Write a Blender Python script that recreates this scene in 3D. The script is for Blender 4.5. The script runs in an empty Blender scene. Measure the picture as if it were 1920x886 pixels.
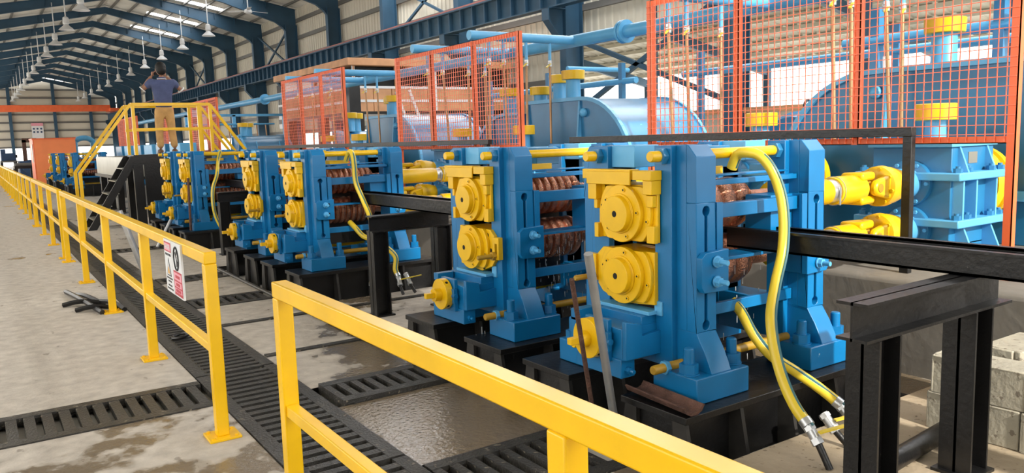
import bpy, bmesh, math, random
from mathutils import Vector, Matrix
random.seed(7)
SC = bpy.context.scene
COL = SC.collection
PI = math.pi
# ------------------------------------------------------------------ camera
F_PX = 1483.6
yaw, pitch, roll = math.radians(33.8908), math.radians(7.1267), math.radians(-1.7893)
fw = Vector((math.sin(yaw)*math.cos(pitch), math.cos(yaw)*math.cos(pitch), -math.sin(pitch)))
rt = Vector((math.cos(yaw), -math.sin(yaw), 0.0))
up = rt.cross(fw)
r2 = rt*math.cos(roll) + up*math.sin(roll)
u2 = -rt*math.sin(roll) + up*math.cos(roll)
cam = bpy.data.cameras.new('camera'); camo = bpy.data.objects.new('camera', cam); COL.objects.link(camo)
cam.sensor_fit = 'HORIZONTAL'; cam.sensor_width = 36.0; cam.lens = 36.0*F_PX/1920.0
cam.clip_start = 0.05; cam.clip_end = 600
m = Matrix((r2, u2, -fw)).transposed().to_4x4(); m.translation = (0, 0, 1.6)
camo.matrix_world = m
SC.camera = camo
# ------------------------------------------------------------------ world, sun, exposure
W = bpy.data.worlds.new('world'); SC.world = W; W.use_nodes = True
bg = W.node_tree.nodes['Background']
bg.inputs[0].default_value = (1.0, 0.975, 0.93, 1); bg.inputs[1].default_value = 1.75
sun = bpy.data.lights.new('sun', 'SUN'); suno = bpy.data.objects.new('sun', sun); COL.objects.link(suno)
sun.energy = 3.0; sun.angle = math.radians(1.5); sun.color = (1.0, 0.93, 0.82)
suno.rotation_euler = Vector((0.10, 0.86, -0.48)).to_track_quat('-Z', 'Y').to_euler()
SC.view_settings.view_transform = 'Standard'
SC.view_settings.look = 'None'
SC.view_settings.exposure = 1.03
SC.view_settings.gamma = 1.0
SC.view_settings.use_curve_mapping = False

# ------------------------------------------------------------------ materials
def newmat(name):
    m = bpy.data.materials.new(name); m.use_nodes = True
    nt = m.node_tree; b = nt.nodes['Principled BSDF']
    return m, nt, b
def lin(c):
    return tuple(((v/12.92) if v <= 0.04045 else ((v+0.055)/1.055)**2.4) for v in c)
def node(nt, t, **kw):
    n = nt.nodes.new(t)
    for k, v in kw.items(): setattr(n, k, v)
    return n
def paint(name, c, rough=0.4, var=0.12, scale=6.0, metal=0.0, bump=0.0, chips=None, spec=0.5, chipamt=0.68):
    """painted / plain surface: sRGB colour with slow mottling, optional chipped spots and light bump"""
    m, nt, b = newmat(name)
    c = lin(c)
    tc = node(nt, 'ShaderNodeTexCoord')
    n1 = node(nt, 'ShaderNodeTexNoise'); n1.inputs['Scale'].default_value = scale; n1.inputs['Detail'].default_value = 5
    nt.links.new(tc.outputs['Object'], n1.inputs['Vector'])
    r = node(nt, 'ShaderNodeValToRGB')
    r.color_ramp.elements[0].position = 0.3; r.color_ramp.elements[1].position = 0.7
    r.color_ramp.elements[0].color = tuple(v*(1-var) for v in c)+(1,)
    r.color_ramp.elements[1].color = tuple(min(1, v*(1+var)) for v in c)+(1,)
    nt.links.new(n1.outputs['Fac'], r.inputs['Fac'])
    out = r.outputs['Color']
    if chips:
        n2 = node(nt, 'ShaderNodeTexNoise'); n2.inputs['Scale'].default_value = 30; n2.inputs['Detail'].default_value = 6
        nt.links.new(tc.outputs['Object'], n2.inputs['Vector'])
        r2_ = node(nt, 'ShaderNodeValToRGB'); r2_.color_ramp.elements[0].position = chipamt; r2_.color_ramp.elements[1].position = chipamt+0.03
        nt.links.new(n2.outputs['Fac'], r2_.inputs['Fac'])
        mx = node(nt, 'ShaderNodeMix', data_type='RGBA')
        nt.links.new(r2_.outputs['Color'], mx.inputs[0]); nt.links.new(out, mx.inputs[6]); mx.inputs[7].default_value = lin(chips)+(1,)
        out = mx.outputs[2]
    nt.links.new(out, b.inputs['Base Color'])
    b.inputs['Roughness'].default_value = rough; b.inputs['Metallic'].default_value = metal
    b.inputs['Specular IOR Level'].default_value = spec
    if bump:
        bp = node(nt, 'ShaderNodeBump'); bp.inputs['Strength'].default_value = bump; bp.inputs['Distance'].default_value = 0.02
        n3 = node(nt, 'ShaderNodeTexNoise'); n3.inputs['Scale'].default_value = scale*6; n3.inputs['Detail'].default_value = 6
        nt.links.new(tc.outputs['Object'], n3.inputs['Vector']); nt.links.new(n3.outputs['Fac'], bp.inputs['Height'])
        nt.links.new(bp.outputs['Normal'], b.inputs['Normal'])
    return m
def emit(name, c, s):
    m, nt, b = newmat(name)
    b.inputs['Emission Color'].default_value = lin(c)+(1,); b.inputs['Emission Strength'].default_value = s
    b.inputs['Base Color'].default_value = lin(c)+(1,)
    return m
def floor_mat():
    m, nt, b = newmat('wet concrete')
    tc = node(nt, 'ShaderNodeTexCoord')
    big = node(nt, 'ShaderNodeTexNoise'); big.inputs['Scale'].default_value = 0.55; big.inputs['Detail'].default_value = 6; big.inputs['Roughness'].default_value = 0.6
    fine = node(nt, 'ShaderNodeTexNoise'); fine.inputs['Scale'].default_value = 9; fine.inputs['Detail'].default_value = 8
    spot = node(nt, 'ShaderNodeTexNoise'); spot.inputs['Scale'].default_value = 5.5; spot.inputs['Detail'].default_value = 4
    mp = node(nt, 'ShaderNodeMapping'); mp.inputs['Scale'].default_value = (1.4, 0.8, 1)
    nt.links.new(tc.outputs['Object'], mp.inputs['Vector'])
    for n in (big, fine): nt.links.new(tc.outputs['Object'], n.inputs['Vector'])
    nt.links.new(mp.outputs['Vector'], spot.inputs['Vector'])
    base = node(nt, 'ShaderNodeValToRGB')
    base.color_ramp.elements[0].position = 0.25; base.color_ramp.elements[1].position = 0.75
    base.color_ramp.elements[0].color = lin((0.64, 0.61, 0.57))+(1,); base.color_ramp.elements[1].color = lin((0.79, 0.76, 0.715))+(1,)
    nt.links.new(fine.outputs['Fac'], base.inputs['Fac'])
    # wetness mask: wetter on the mill side and close to the camera
    sx = node(nt, 'ShaderNodeSeparateXYZ'); nt.links.new(tc.outputs['Object'], sx.inputs[0])
    wetx = node(nt, 'ShaderNodeMapRange'); wetx.inputs[1].default_value = 0.9; wetx.inputs[2].default_value = 2.6; wetx.inputs[3].default_value = -0.03; wetx.inputs[4].default_value = 0.07
    nt.links.new(sx.outputs[0], wetx.inputs[0])
    wety = node(nt, 'ShaderNodeMapRange'); wety.inputs[1].default_value = 4.2; wety.inputs[2].default_value = 5.8; wety.inputs[3].default_value = 0.15; wety.inputs[4].default_value = -0.05
    nt.links.new(sx.outputs[1], wety.inputs[0])
    a1 = node(nt, 'ShaderNodeMath', operation='ADD'); nt.links.new(wetx.outputs[0], a1.inputs[0]); nt.links.new(wety.outputs[0], a1.inputs[1])
    a2 = node(nt, 'ShaderNodeMath', operation='ADD'); nt.links.new(a1.outputs[0], a2.inputs[0]); nt.links.new(big.outputs['Fac'], a2.inputs[1])
    sm = node(nt, 'ShaderNodeMath', operation='MULTIPLY'); sm.inputs[1].default_value = 0.10; nt.links.new(spot.outputs['Fac'], sm.inputs[0])
    a3 = node(nt, 'ShaderNodeMath', operation='ADD'); nt.links.new(a2.outputs[0], a3.inputs[0]); nt.links.new(sm.outputs[0], a3.inputs[1])
    wet = node(nt, 'ShaderNodeValToRGB'); wet.color_ramp.elements[0].position = 0.615; wet.color_ramp.elements[1].position = 0.645
    nt.links.new(a3.outputs[0], wet.inputs['Fac'])
    dr = node(nt, 'ShaderNodeValToRGB'); dr.color_ramp.elements[0].position = 0.66; dr.color_ramp.elements[1].position = 0.70
    nt.links.new(spot.outputs['Fac'], dr.inputs['Fac'])
    wc = node(nt, 'ShaderNodeMix', data_type='RGBA'); nt.links.new(wet.outputs['Color'], wc.inputs[0]); nt.links.new(base.outputs['Color'], wc.inputs[6]); wc.inputs[7].default_value = lin((0.47, 0.42, 0.35))+(1,)
    mul = node(nt, 'ShaderNodeMath', operation='MULTIPLY'); mul.inputs[1].default_value = 0.55; nt.links.new(dr.outputs['Color'], mul.inputs[0])
    wc2 = node(nt, 'ShaderNodeMix', data_type='RGBA'); nt.links.new(mul.outputs[0], wc2.inputs[0]); nt.links.new(wc.outputs[2], wc2.inputs[6]); wc2.inputs[7].default_value = lin((0.40, 0.36, 0.31))+(1,)
    nt.links.new(wc2.outputs[2], b.inputs['Base Color'])
    rr = node(nt, 'ShaderNodeMapRange'); rr.inputs[3].default_value = 0.62; rr.inputs[4].default_value = 0.07
    nt.links.new(wet.outputs['Color'], rr.inputs[0]); nt.links.new(rr.outputs[0], b.inputs['Roughness'])
    bp = node(nt, 'ShaderNodeBump'); bp.inputs['Strength'].default_value = 0.5; bp.inputs['Distance'].default_value = 0.01
    rip = node(nt, 'ShaderNodeTexNoise'); rip.inputs['Scale'].default_value = 34; rip.inputs['Detail'].default_value = 4
    nt.links.new(tc.outputs['Object'], rip.inputs['Vector']); nt.links.new(rip.outputs['Fac'], bp.inputs['Height']); nt.links.new(bp.outputs['Normal'], b.inputs['Normal'])
    return m
M = {}
M['blue'] = paint('mill blue', (0.04, 0.43, 0.655), 0.32, 0.10, 4, chips=(0.55, 0.68, 0.78), chipamt=0.75)
M['gblue'] = paint('gearbox blue', (0.17, 0.46, 0.64), 0.3, 0.12, 3)
M['lblue'] = paint('pipe blue', (0.35, 0.66, 0.85), 0.38, 0.10, 3)
M['sblue'] = paint('structural blue', (0.17, 0.31, 0.41), 0.5, 0.12, 1.5)
M['yellow'] = paint('machine yellow', (0.90, 0.72, 0.04), 0.35, 0.10, 5, chips=(0.62, 0.50, 0.12), chipamt=0.74)
M['ryellow'] = paint('rail yellow', (0.955, 0.755, 0.02), 0.28, 0.08, 4, chips=(0.80, 0.68, 0.30), chipamt=0.76)
M['black'] = paint('black steel', (0.075, 0.075, 0.08), 0.38, 0.35, 5, chips=(0.30, 0.28, 0.26), chipamt=0.74, bump=0.15)
M['worn'] = paint('worn steel edge', (0.17, 0.165, 0.16), 0.45, 0.3, 14)
M['rubber'] = paint('dark hole', (0.03, 0.03, 0.03), 0.8, 0.1, 5)
M['grate'] = paint('cast grating', (0.215, 0.21, 0.20), 0.30, 0.35, 12, chips=(0.52, 0.49, 0.43), chipamt=0.64, bump=0.4)
M['orange'] = paint('guard orange', (0.93, 0.43, 0.24), 0.42, 0.08, 3)
M['haze_orange'] = paint('haze-lightened guard orange', (0.98, 0.56, 0.34), 0.45, 0.05, 2)  # guard orange with distant haze and light put into the colour
M['wire'] = paint('orange wire', (0.94, 0.48, 0.34), 0.45, 0.05, 3)
M['roll'] = paint('copper roll', (0.78, 0.56, 0.46), 0.22, 0.35, 14, metal=0.8, bump=0.5)
M['steel'] = paint('galvanised steel', (0.76, 0.77, 0.78), 0.32, 0.12, 10, metal=0.75)
M['brass'] = paint('brass pipe', (0.66, 0.52, 0.38), 0.38, 0.15, 6, metal=0.5)
M['rust'] = paint('rusty steel', (0.36, 0.25, 0.21), 0.75, 0.4, 18, bump=0.6)
M['conc'] = floor_mat()
M['pit'] = paint('wet pit', (0.09, 0.085, 0.075), 0.3, 0.4, 4)
M['slab'] = paint('dusty concrete', (0.66, 0.60, 0.51), 0.85, 0.16, 3, bump=0.4, chips=(0.50, 0.44, 0.36), chipamt=0.64)
M['found'] = paint('foundation concrete', (0.47, 0.455, 0.43), 0.85, 0.16, 2.5, bump=0.2)
M['block'] = paint('concrete block', (0.64, 0.62, 0.56), 0.9, 0.18, 6, bump=0.3, chips=(0.48, 0.45, 0.40), chipamt=0.62)
M['clad'] = paint('cream cladding', (0.83, 0.81, 0.75), 0.55, 0.05, 0.6)
M['roof'] = paint('roof sheet', (0.90, 0.89, 0.86), 0.5, 0.12, 0.8)
M['girt'] = paint('galvanised girt', (0.42, 0.415, 0.40), 0.5, 0.1, 1.5)
M['sky'] = emit('skylight daylight', (1, 1, 1), 6.0)
M['rail'] = paint('crane rail', (0.66, 0.40, 0.37), 0.6, 0.2, 3)
M['white'] = paint('white enamel', (0.88, 0.89, 0.90), 0.35, 0.03, 3)
M['wood'] = paint('plywood', (0.80, 0.60, 0.44), 0.6, 0.18, 2.5)
M['glass'] = paint('dark window glass', (0.10, 0.11, 0.12), 0.1, 0.1, 2)
M['hose'] = paint('hose yellow', (0.88, 0.77, 0.22), 0.32, 0.06, 6)
M['stripe'] = paint('hose stripe', (0.22, 0.42, 0.45), 0.4, 0.05, 6)
M['red'] = paint('sign red', (0.72, 0.18, 0.24), 0.5, 0.03, 3)
M['pink'] = paint('sign washed red', (0.90, 0.62, 0.68), 0.5, 0.03, 3)
M['ink'] = paint('sign ink', (0.10, 0.10, 0.12), 0.5, 0.03, 3)
M['amber'] = paint('sign amber', (0.85, 0.62, 0.15), 0.5, 0.03, 3)
M['skin'] = paint('skin', (0.62, 0.45, 0.36), 0.55, 0.06, 8)
M['navy'] = paint('navy polo cloth', (0.29, 0.33, 0.48), 0.85, 0.12, 9, bump=0.3)
M['khaki'] = paint('khaki cloth', (0.78, 0.62, 0.40), 0.85, 0.15, 7, bump=0.4)
M['hair'] = paint('black hair', (0.03, 0.03, 0.03), 0.65, 0.2, 20)
M['boot'] = paint('brown leather', (0.40, 0.29, 0.20), 0.6, 0.2, 8)
M['dblue'] = paint('dark machine blue', (0.17, 0.28, 0.42), 0.5, 0.2, 2)
M['gravel'] = paint('pale yard ground', (0.85, 0.84, 0.82), 0.9, 0.06, 0.3)
M['sheet'] = paint('stainless guard', (0.66, 0.66, 0.63), 0.33, 0.12, 2, metal=0.7)
M['ochre'] = paint('oily yellow', (0.66, 0.52, 0.14), 0.4, 0.2, 8)

# ------------------------------------------------------------------ mesh helpers
class MB:
    def __init__(s): s.v = []; s.f = []
    def add(s, vs, fs):
        k = len(s.v); s.v += [tuple(p) for p in vs]; s.f += [tuple(i+k for i in f) for f in fs]; return s
    def box(s, x0, x1, y0, y1, z0, z1):
        return s.add([(x0,y0,z0),(x1,y0,z0),(x1,y1,z0),(x0,y1,z0),(x0,y0,z1),(x1,y0,z1),(x1,y1,z1),(x0,y1,z1)],
              [(0,3,2,1),(4,5,6,7),(0,1,5,4),(1,2,6,5),(2,3,7,6),(3,0,4,7)])
    def prism(s, ax, poly, a, b):
        def P(p, t): return {'x': (t, p[0], p[1]), 'y': (p[0], t, p[1]), 'z': (p[0], p[1], t)}[ax]
        n = len(poly)
        vs = [P(p, a) for p in poly] + [P(p, b) for p in poly]
        fs = [tuple(range(n)), tuple(range(2*n-1, n-1, -1))] + [(i, (i+1) % n, (i+1) % n+n, i+n) for i in range(n)]
        return s.add(vs, fs)
    def lathe(s, ax, c, prof, n=24, ph=0.0):
        vs = []; fs = []
        for (t, r) in prof:
            for k in range(n):
                a = 2*PI*k/n+ph; u, w = c[0]+r*math.cos(a), c[1]+r*math.sin(a)
                vs.append({'x': (t, u, w), 'y': (u, t, w), 'z': (u, w, t)}[ax])
        for i in range(len(prof)-1):
            for k in range(n):
                k2 = (k+1) % n; fs.append((i*n+k, i*n+k2, (i+1)*n+k2, (i+1)*n+k))
        fs.append(tuple(range(n))); fs.append(tuple((len(prof)-1)*n+k for k in range(n)))
        return s.add(vs, fs)
    def cyl(s, p0, p1, r, n=12, rb=None):
        return s.tube([p0, p1], r, n, rb)
    def tube(s, pts, r, n=10, rb=None):
        pts = [Vector(p) for p in pts]; vs = []; fs = []
        d0 = (pts[1]-pts[0]).normalized()
        u = d0.orthogonal().normalized()
        if abs(d0.x) < .05 and abs(d0.y) < .05: u = Vector((1, 0, 0))
        for i, p in enumerate(pts):
            d = (pts[min(i+1, len(pts)-1)]-pts[max(i-1, 0)]).normalized()
            u = (u-d*u.dot(d)).normalized(); w = d.cross(u)
            rr = r if rb is None else r+(rb-r)*i/(len(pts)-1)
            for k in range(n):
                a = 2*PI*k/n; vs.append(p+u*rr*math.cos(a)+w*rr*math.sin(a))
        for i in range(len(pts)-1):
            for k in range(n):
                k2 = (k+1) % n; fs.append((i*n+k, i*n+k2, (i+1)*n+k2, (i+1)*n+k))
        fs.append(tuple(range(n))); fs.append(tuple((len(pts)-1)*n+k for k in range(n)))
        return s.add(vs, fs)
    def bar(s, p0, p1, wx, wz):
        """square bar between two points; wx = width sideways, wz = other width"""
        p0, p1 = Vector(p0), Vector(p1); d = (p1-p0).normalized()
        u = d.cross(Vector((0, 0, 1)))
        if u.length < 1e-3: u = Vector((0, 1, 0)).cross(d) if abs(d.z) > .9 else Vector((1, 0, 0))
        u.normalize(); w = u.cross(d).normalized()
        vs = []
        for p in (p0, p1):
            for a, b in ((-1,-1),(1,-1),(1,1),(-1,1)): vs.append(p+u*a*wx/2+w*b*wz/2)
        return s.add(vs, [(0,1,2,3),(7,6,5,4),(0,4,5,1),(1,5,6,2),(2,6,7,3),(3,7,4,0)])
    def ball(s, c, r, n=12, sc=(1,1,1)):
        prof = [(-math.cos(PI*i/8), math.sin(PI*i/8)) for i in range(9)]
        vs = []; fs = []
        for t, rr in prof:
            for k in range(n):
                a = 2*PI*k/n; vs.append((c[0]+r*sc[0]*rr*math.cos(a), c[1]+r*sc[1]*rr*math.sin(a), c[2]+r*sc[2]*t))
        for i in range(8):
            for k in range(n):
                k2 = (k+1) % n; fs.append((i*n+k, i*n+k2, (i+1)*n+k2, (i+1)*n+k))
        return s.add(vs, fs)
    def build(s, name, mat, parent=None, bevel=0.0, angle=38):
        off = root_loc(parent) if parent else Vector((0, 0, 0))
        me = bpy.data.meshes.new(name)
        me.from_pydata([tuple(Vector(p)-off) for p in s.v], [], s.f)
        bm = bmesh.new(); bm.from_mesh(me); bmesh.ops.remove_doubles(bm, verts=bm.verts, dist=1e-5)
        bmesh.ops.recalc_face_normals(bm, faces=bm.faces); bm.to_mesh(me); bm.free()
        me.materials.append(M[mat] if isinstance(mat, str) else mat)
        for p in me.polygons: p.use_smooth = True
        try: me.set_sharp_from_angle(angle=math.radians(angle))
        except Exception: pass
        o = bpy.data.objects.new(name, me); COL.objects.link(o)
        if parent: o.parent = parent
        if bevel:
            b = o.modifiers.new('bevel', 'BEVEL'); b.width = bevel; b.segments = 2; b.limit_method = 'ANGLE'; b.angle_limit = math.radians(40)
        return o
def root_loc(o):
    v = Vector((0, 0, 0))
    while o: v = v+o.location; o = o.parent
    return v
def tag(o, label, cat, group=None):
    o['label'] = label; o['category'] = cat
    if group: o['group'] = group
    return o
def thing(name, loc, label, cat, group=None):
    o = bpy.data.objects.new(name, None); COL.objects.link(o); o.location = loc; o.empty_display_size = 0.1
    return tag(o, label, cat, group)
def solo(mb, name, mat, label, cat, group=None, bevel=0.0):
    """a thing that is one mesh: origin moved to its base centre"""
    o = mb.build(name, mat, None, bevel)
    xs = [v.co for v in o.data.vertices]
    c = Vector(((min(p.x for p in xs)+max(p.x for p in xs))/2, (min(p.y for p in xs)+max(p.y for p in xs))/2, min(p.z for p in xs)))
    for v in o.data.vertices: v.co -= c
    o.location = c
    return tag(o, label, cat, group)
def struct(o): o['kind'] = 'structure'; return o
KIDS = {}
def copy_tree(o, parent=None):
    c = o.copy(); COL.objects.link(c); c.parent = parent
    for ch in list(o.children): copy_tree(ch, c)
    return c
def dup(o, dloc, label, group=None):
    c = copy_tree(o); c.location = o.location+Vector(dloc); c['label'] = label
    if group: c['group'] = group
    return c
def inst(src, parent, loc):
    """another piece sharing mesh data, placed by an offset"""
    c = src.copy(); COL.objects.link(c); c.parent = parent; c.location = src.location+Vector(loc); return c
def text_mesh(body, size, mat, parent, loc, rot, name='lettering'):
    cu = bpy.data.curves.new(name, 'FONT'); cu.body = body; cu.size = size; cu.align_x = 'CENTER'; cu.align_y = 'CENTER'; cu.extrude = 0.0008
    o = bpy.data.objects.new(name, cu); COL.objects.link(o)
    dg = bpy.context.evaluated_depsgraph_get(); me = bpy.data.meshes.new_from_object(o.evaluated_get(dg))
    bpy.data.objects.remove(o)
    me.materials.clear(); me.materials.append(M[mat])
    q = bpy.data.objects.new(name, me); COL.objects.link(q); q.parent = parent
    q.location = Vector(loc)-root_loc(parent); q.rotation_euler = rot
    return q
def smooth_path(pts, k=6):
    pts = [Vector(p) for p in pts]; out = []
    for i in range(len(pts)-1):
        p0 = pts[max(i-1, 0)]; p1 = pts[i]; p2 = pts[i+1]; p3 = pts[min(i+2, len(pts)-1)]
        for j in range(k):
            t = j/k
            out.append(0.5*((2*p1)+(-p0+p2)*t+(2*p0-5*p1+4*p2-p3)*t*t+(-p0+3*p1-3*p2+p3)*t**3))
    out.append(pts[-1]); return out
# ================================================================== SETTING
TR = [(1.13, 1.69, -4, 62), (-3, 1.13, 5.01, 5.61), (1.69, 2.5, 4.48, 4.95), (1.69, 2.5, 2.75, 3.39), (1.69, 2.5, 8.2, 8.74), (1.69, 2.5, 10.0, 10.45), (1.69, 2.5, 13.6, 14.1)]
PIT = [(2.5, 4.5, 2.42, 5.62), (2.5, 4.5, 7.62, 10.95), (2.5, 4.5, 12.95, 16.2)]
def hole_depth(x, y):
    for a in TR:
        if a[0] < x < a[1] and a[2] < y < a[3]: return -0.5
    for a in PIT:
        if a[0] < x < a[1] and a[2] < y < a[3]: return -0.12
    return 0.0
def make_floor():
    xs = sorted({-5.4, -3, 1.13, 1.69, 2.5, 4.5, 4.87, 15.1, -1.2, -5.4} | {a[0] for a in TR+PIT} | {a[1] for a in TR+PIT})
    ys = sorted({-8, 62, 112, 20.0} | {a[2] for a in TR+PIT} | {a[3] for a in TR+PIT})
    top, low = MB(), MB()
    D = {}
    for i in range(len(xs)-1):
        for j in range(len(ys)-1):
            cx, cy = (xs[i]+xs[i+1])/2, (ys[j]+ys[j+1])/2
            D[i, j] = hole_depth(cx, cy)
    for (i, j), d in D.items():
        b = top if d == 0 else low
        b.add([(xs[i], ys[j], d), (xs[i+1], ys[j], d), (xs[i+1], ys[j+1], d), (xs[i], ys[j+1], d)], [(0, 1, 2, 3)])
        e = D.get((i+1, j))
        if e is not None and e != d: low.add([(xs[i+1], ys[j], d), (xs[i+1], ys[j+1], d), (xs[i+1], ys[j+1], e), (xs[i+1], ys[j], e)], [(0, 1, 2, 3)])
        e = D.get((i, j+1))
        if e is not None and e != d: low.add([(xs[i], ys[j+1], d), (xs[i+1], ys[j+1], d), (xs[i+1], ys[j+1], e), (xs[i], ys[j+1], e)], [(0, 1, 2, 3)])
    f = struct(top.build('floor', 'conc')); low.build('drain_channel', 'pit', f)
    return f
floor = make_floor()
yard = MB().add([(-120, -90, -0.06), (160, -90, -0.06), (160, 260, -0.06), (-120, 260, -0.06)], [(0, 1, 2, 3)]).build('floor_yard', 'gravel'); struct(yard)
# raised slab beside the nearest stand and the drive foundation
struct(MB().box(2.78, 4.87, -4, 2.40, -0.1, 0.06).build('floor_slab', 'slab'))
fd = MB(); fd.prism('y', [(4.87, -0.1), (10.8, -0.1), (10.8, 0.62), (4.90, 0.62), (4.87, 0.60)], -4, 16.8)
struct(fd.build('floor_foundation', 'found', None, 0.02))
struct(MB().box(4.9, 8.9, 20.0, 40.0, -.1, .62).build('floor_plinth', 'found', None, 0.02))
# ---- roof and frames
RX, RZ, SL = 7.4, 10.28, 0.193
def roofz(x): return RZ-SL*abs(x-RX)
FR = [12.4+6*k for k in range(-3, 17)]  # first bay, out of view, added so the roof keeps sun off the walkway
ceil_root = struct(bpy.data.objects.new('ceiling', None)); COL.objects.link(ceil_root)
XL, XR = -5.4, 15.1
def corr_strip(x0, x1, y0, y1, pitch=0.5, h=0.03):
    """trapezoid-ribbed roof sheet running down the slope between x0 and x1"""
    mb = MB(); n = max(2, int(round((y1-y0)/pitch))); pr = []
    for i in range(n):
        a = y0+(y1-y0)*i/n; w = (y1-y0)/n
        pr += [(a, 0), (a+w*.62, 0), (a+w*.72, h), (a+w*.9, h)]
    pr.append((y1, 0))
    vs = [(x0, p[0], roofz(x0)+p[1]) for p in pr]+[(x1, p[0], roofz(x1)+p[1]) for p in pr]; k = len(pr)
    return mb.add(vs, [(i, i+1, i+1+k, i+k) for i in range(k-1)])
SKY = {5: 0, 4: 0, 6: 0, 7: 0, 3: 0, 9: 0}
sheetL = corr_strip(XL, RX, 0, 6).build('roof_sheet', 'roof', ceil_root)
sheetR = corr_strip(RX, XR, 0, 6).build('roof_sheet', 'roof', ceil_root)
sheetL.location.y = FR[0]; sheetR.location.y = FR[0]
skyl = None
for k, y in enumerate(FR[:-1]):
    if k: inst(sheetL, ceil_root, (0, 6*k, 0)); inst(sheetR, ceil_root, (0, 6*k, 0))
    # translucent daylight sheet let into the right slope of every bay, glowing by emission in place of the sky
    mb = MB(); x0, x1 = (9.6, 12.5); w_ = 1.2 if y < 30 else .6; y0 = y+4.1 if y < 30 else y+4.75
    if y > 58: continue
    mb.add([(x0, y0, roofz(x0)-.02), (x1, y0, roofz(x1)-.02), (x1, y0+w_, roofz(x1)-.02), (x0, y0+w_, roofz(x0)-.02)], [(0, 3, 2, 1)])
    mb.build('skylight', 'sky', ceil_root)
    if y < 30:  # oversized eave panels out of view, added to throw glare on the wet floor
        x0, x1 = 12.6, 14.9; y0 = y+1.0
        MB().add([(x0, y0, roofz(x0)-.02), (x1, y0, roofz(x1)-.02), (x1, y0+4.4, roofz(x1)-.02), (x0, y0+4.4, roofz(x0)-.02)], [(0, 3, 2, 1)]).build('skylight', 'sky', ceil_root)
pur = None
for i in range(8):
    for sgn in (-1, 1):
        x = RX+sgn*(0.35+i*(7.2/7.6)*(1.0 if sgn > 0 else 1.6)); z = roofz(x)
        if not (XL < x < XR): continue
        mb = MB().box(x-.05, x+.05, FR[0], FR[-1], z-.12, z-.02)
        mb.build('purlin', 'girt', ceil_root)
def rafter():
    mb = MB()
    T = lambda x: roofz(x)-.12
    for sgn, xe in ((1, 14.35), (-1, -4.6)):
        xk = xe-sgn*1.9
        mid = RX+sgn*2.5
        poly = [(RX, T(RX)), (xe+sgn*.6, T(xe+sgn*.6)), (xe+sgn*.6, T(xe)-1.25), (xe, T(xe)-1.25), (xe-sgn*.15, T(xe)-1.05), (xe-sgn*.5, T(xe)-.80), (xk-sgn*1.2, T(xk)-.34), (RX, T(RX)-.36)]
        mb.prism('y', poly, -.01, .01)
        # flanges
        bot = poly[3:]; topl = poly[:2]
        for a, b in list(zip(bot[:-1], bot[1:]))+[(topl[0], topl[1])]:
            mb.bar((a[0], 0, a[1]), (b[0], 0, b[1]), .2, .025)
        for t in (.12, .3, .5, .7, .86):
            x = RX+(xe-RX)*t; mb.box(x-.012, x+.012, -.13, .13, T(x)-.34, T(x))
    return mb
rf = rafter().build('rafter', 'sblue', ceil_root); rf.location.y = FR[0]
for k in range(1, len(FR)): inst(rf, ceil_root, (0, 6*k, 0))
# ---- right wall
wr = struct(bpy.data.objects.new('wall_right', None)); COL.objects.link(wr)
colm = MB().box(14.35, 14.95, -.012, .012, 0, 7.75)
for x in (14.35, 14.95): colm.box(x-.015, x+.015, -.15, .15, 0, 7.9)
colm.prism('y', [(14.35, 5.2), (13.75, 5.2), (13.75, 4.85), (14.35, 4.15)], -.012, .012).box(13.72, 14.35, -.16, .16, 5.17, 5.2)
colm.bar((13.75, 0, 4.85), (14.35, 0, 4.15), .3, .025)
colm.box(13.72, 13.745, -.16, .16, 4.85, 5.2)
c0 = colm.build('column', 'sblue', wr); c0.location.y = FR[0]
for k in range(1, len(FR)): inst(c0, wr, (0, 6*k, 0))
GZ = [2.25, 3.25, 4.25, 5.25, 6.25, 7.25, 8.15]
def wall_sheet(L, h):
    mb = MB(); n = int(L/.3); pr = []
    for i in range(n):
        a = L*i/n; w = L/n; pr += [(a, 0), (a+w*.6, 0), (a+w*.7, -.035), (a+w*.9, -.035)]
    pr.append((L, 0)); k = len(pr)
    vs = [(XR+p[1], p[0], 0) for p in pr]+[(XR+p[1], p[0], h) for p in pr]
    return mb.add(vs, [(i, i+1, i+1+k, i+k) for i in range(k-1)])
sh0 = None; gi0 = None
for k, y in enumerate(FR[:-1]):
    for r, z in enumerate(GZ):
        if (y < 12 and z < 6.2) or (y < 18 and z < 4.2): continue
        if sh0 is None:
            sh0 = wall_sheet(6, 1.0).build('cladding_sheet', 'clad', wr); sh0.location = (0, y, z); b0 = Vector((0, y, z))
            gi0 = MB().box(14.95, 15.06, 0, 6, -.09, .09).build('girt', 'girt', wr); gi0.location = (0, y, z)
        else:
            inst(sh0, wr, Vector((0, y, z))-b0); inst(gi0, wr, Vector((0, y, z))-b0)
for k in (5, 8, 11):   # wind bracing
    y = FR[k]
    MB().bar((14.7, y, 5.6), (14.7, y+6, 8.0), .09, .09).bar((14.7, y, 8.0), (14.7, y+6, 5.6), .09, .09).build('wind_brace', 'sblue', wr)
MB().bar((14.7, 18.4, 4.4), (14.7, 12.4, 2.2), .12, .12).bar((14.7, 12.4, 4.9), (14.7, 18.4, 2.2), .12, .12).build('wind_brace', 'sblue', wr)
# low parapet of the open bays and far bays
MB().box(15.0, 15.2, -8, 18.4, 0, 2.0).build('parapet', 'clad', wr)
MB().box(14.9, 15.3, -8, 18.4, 2.0, 2.12).build('sill_ledge', 'wood', wr)
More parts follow.
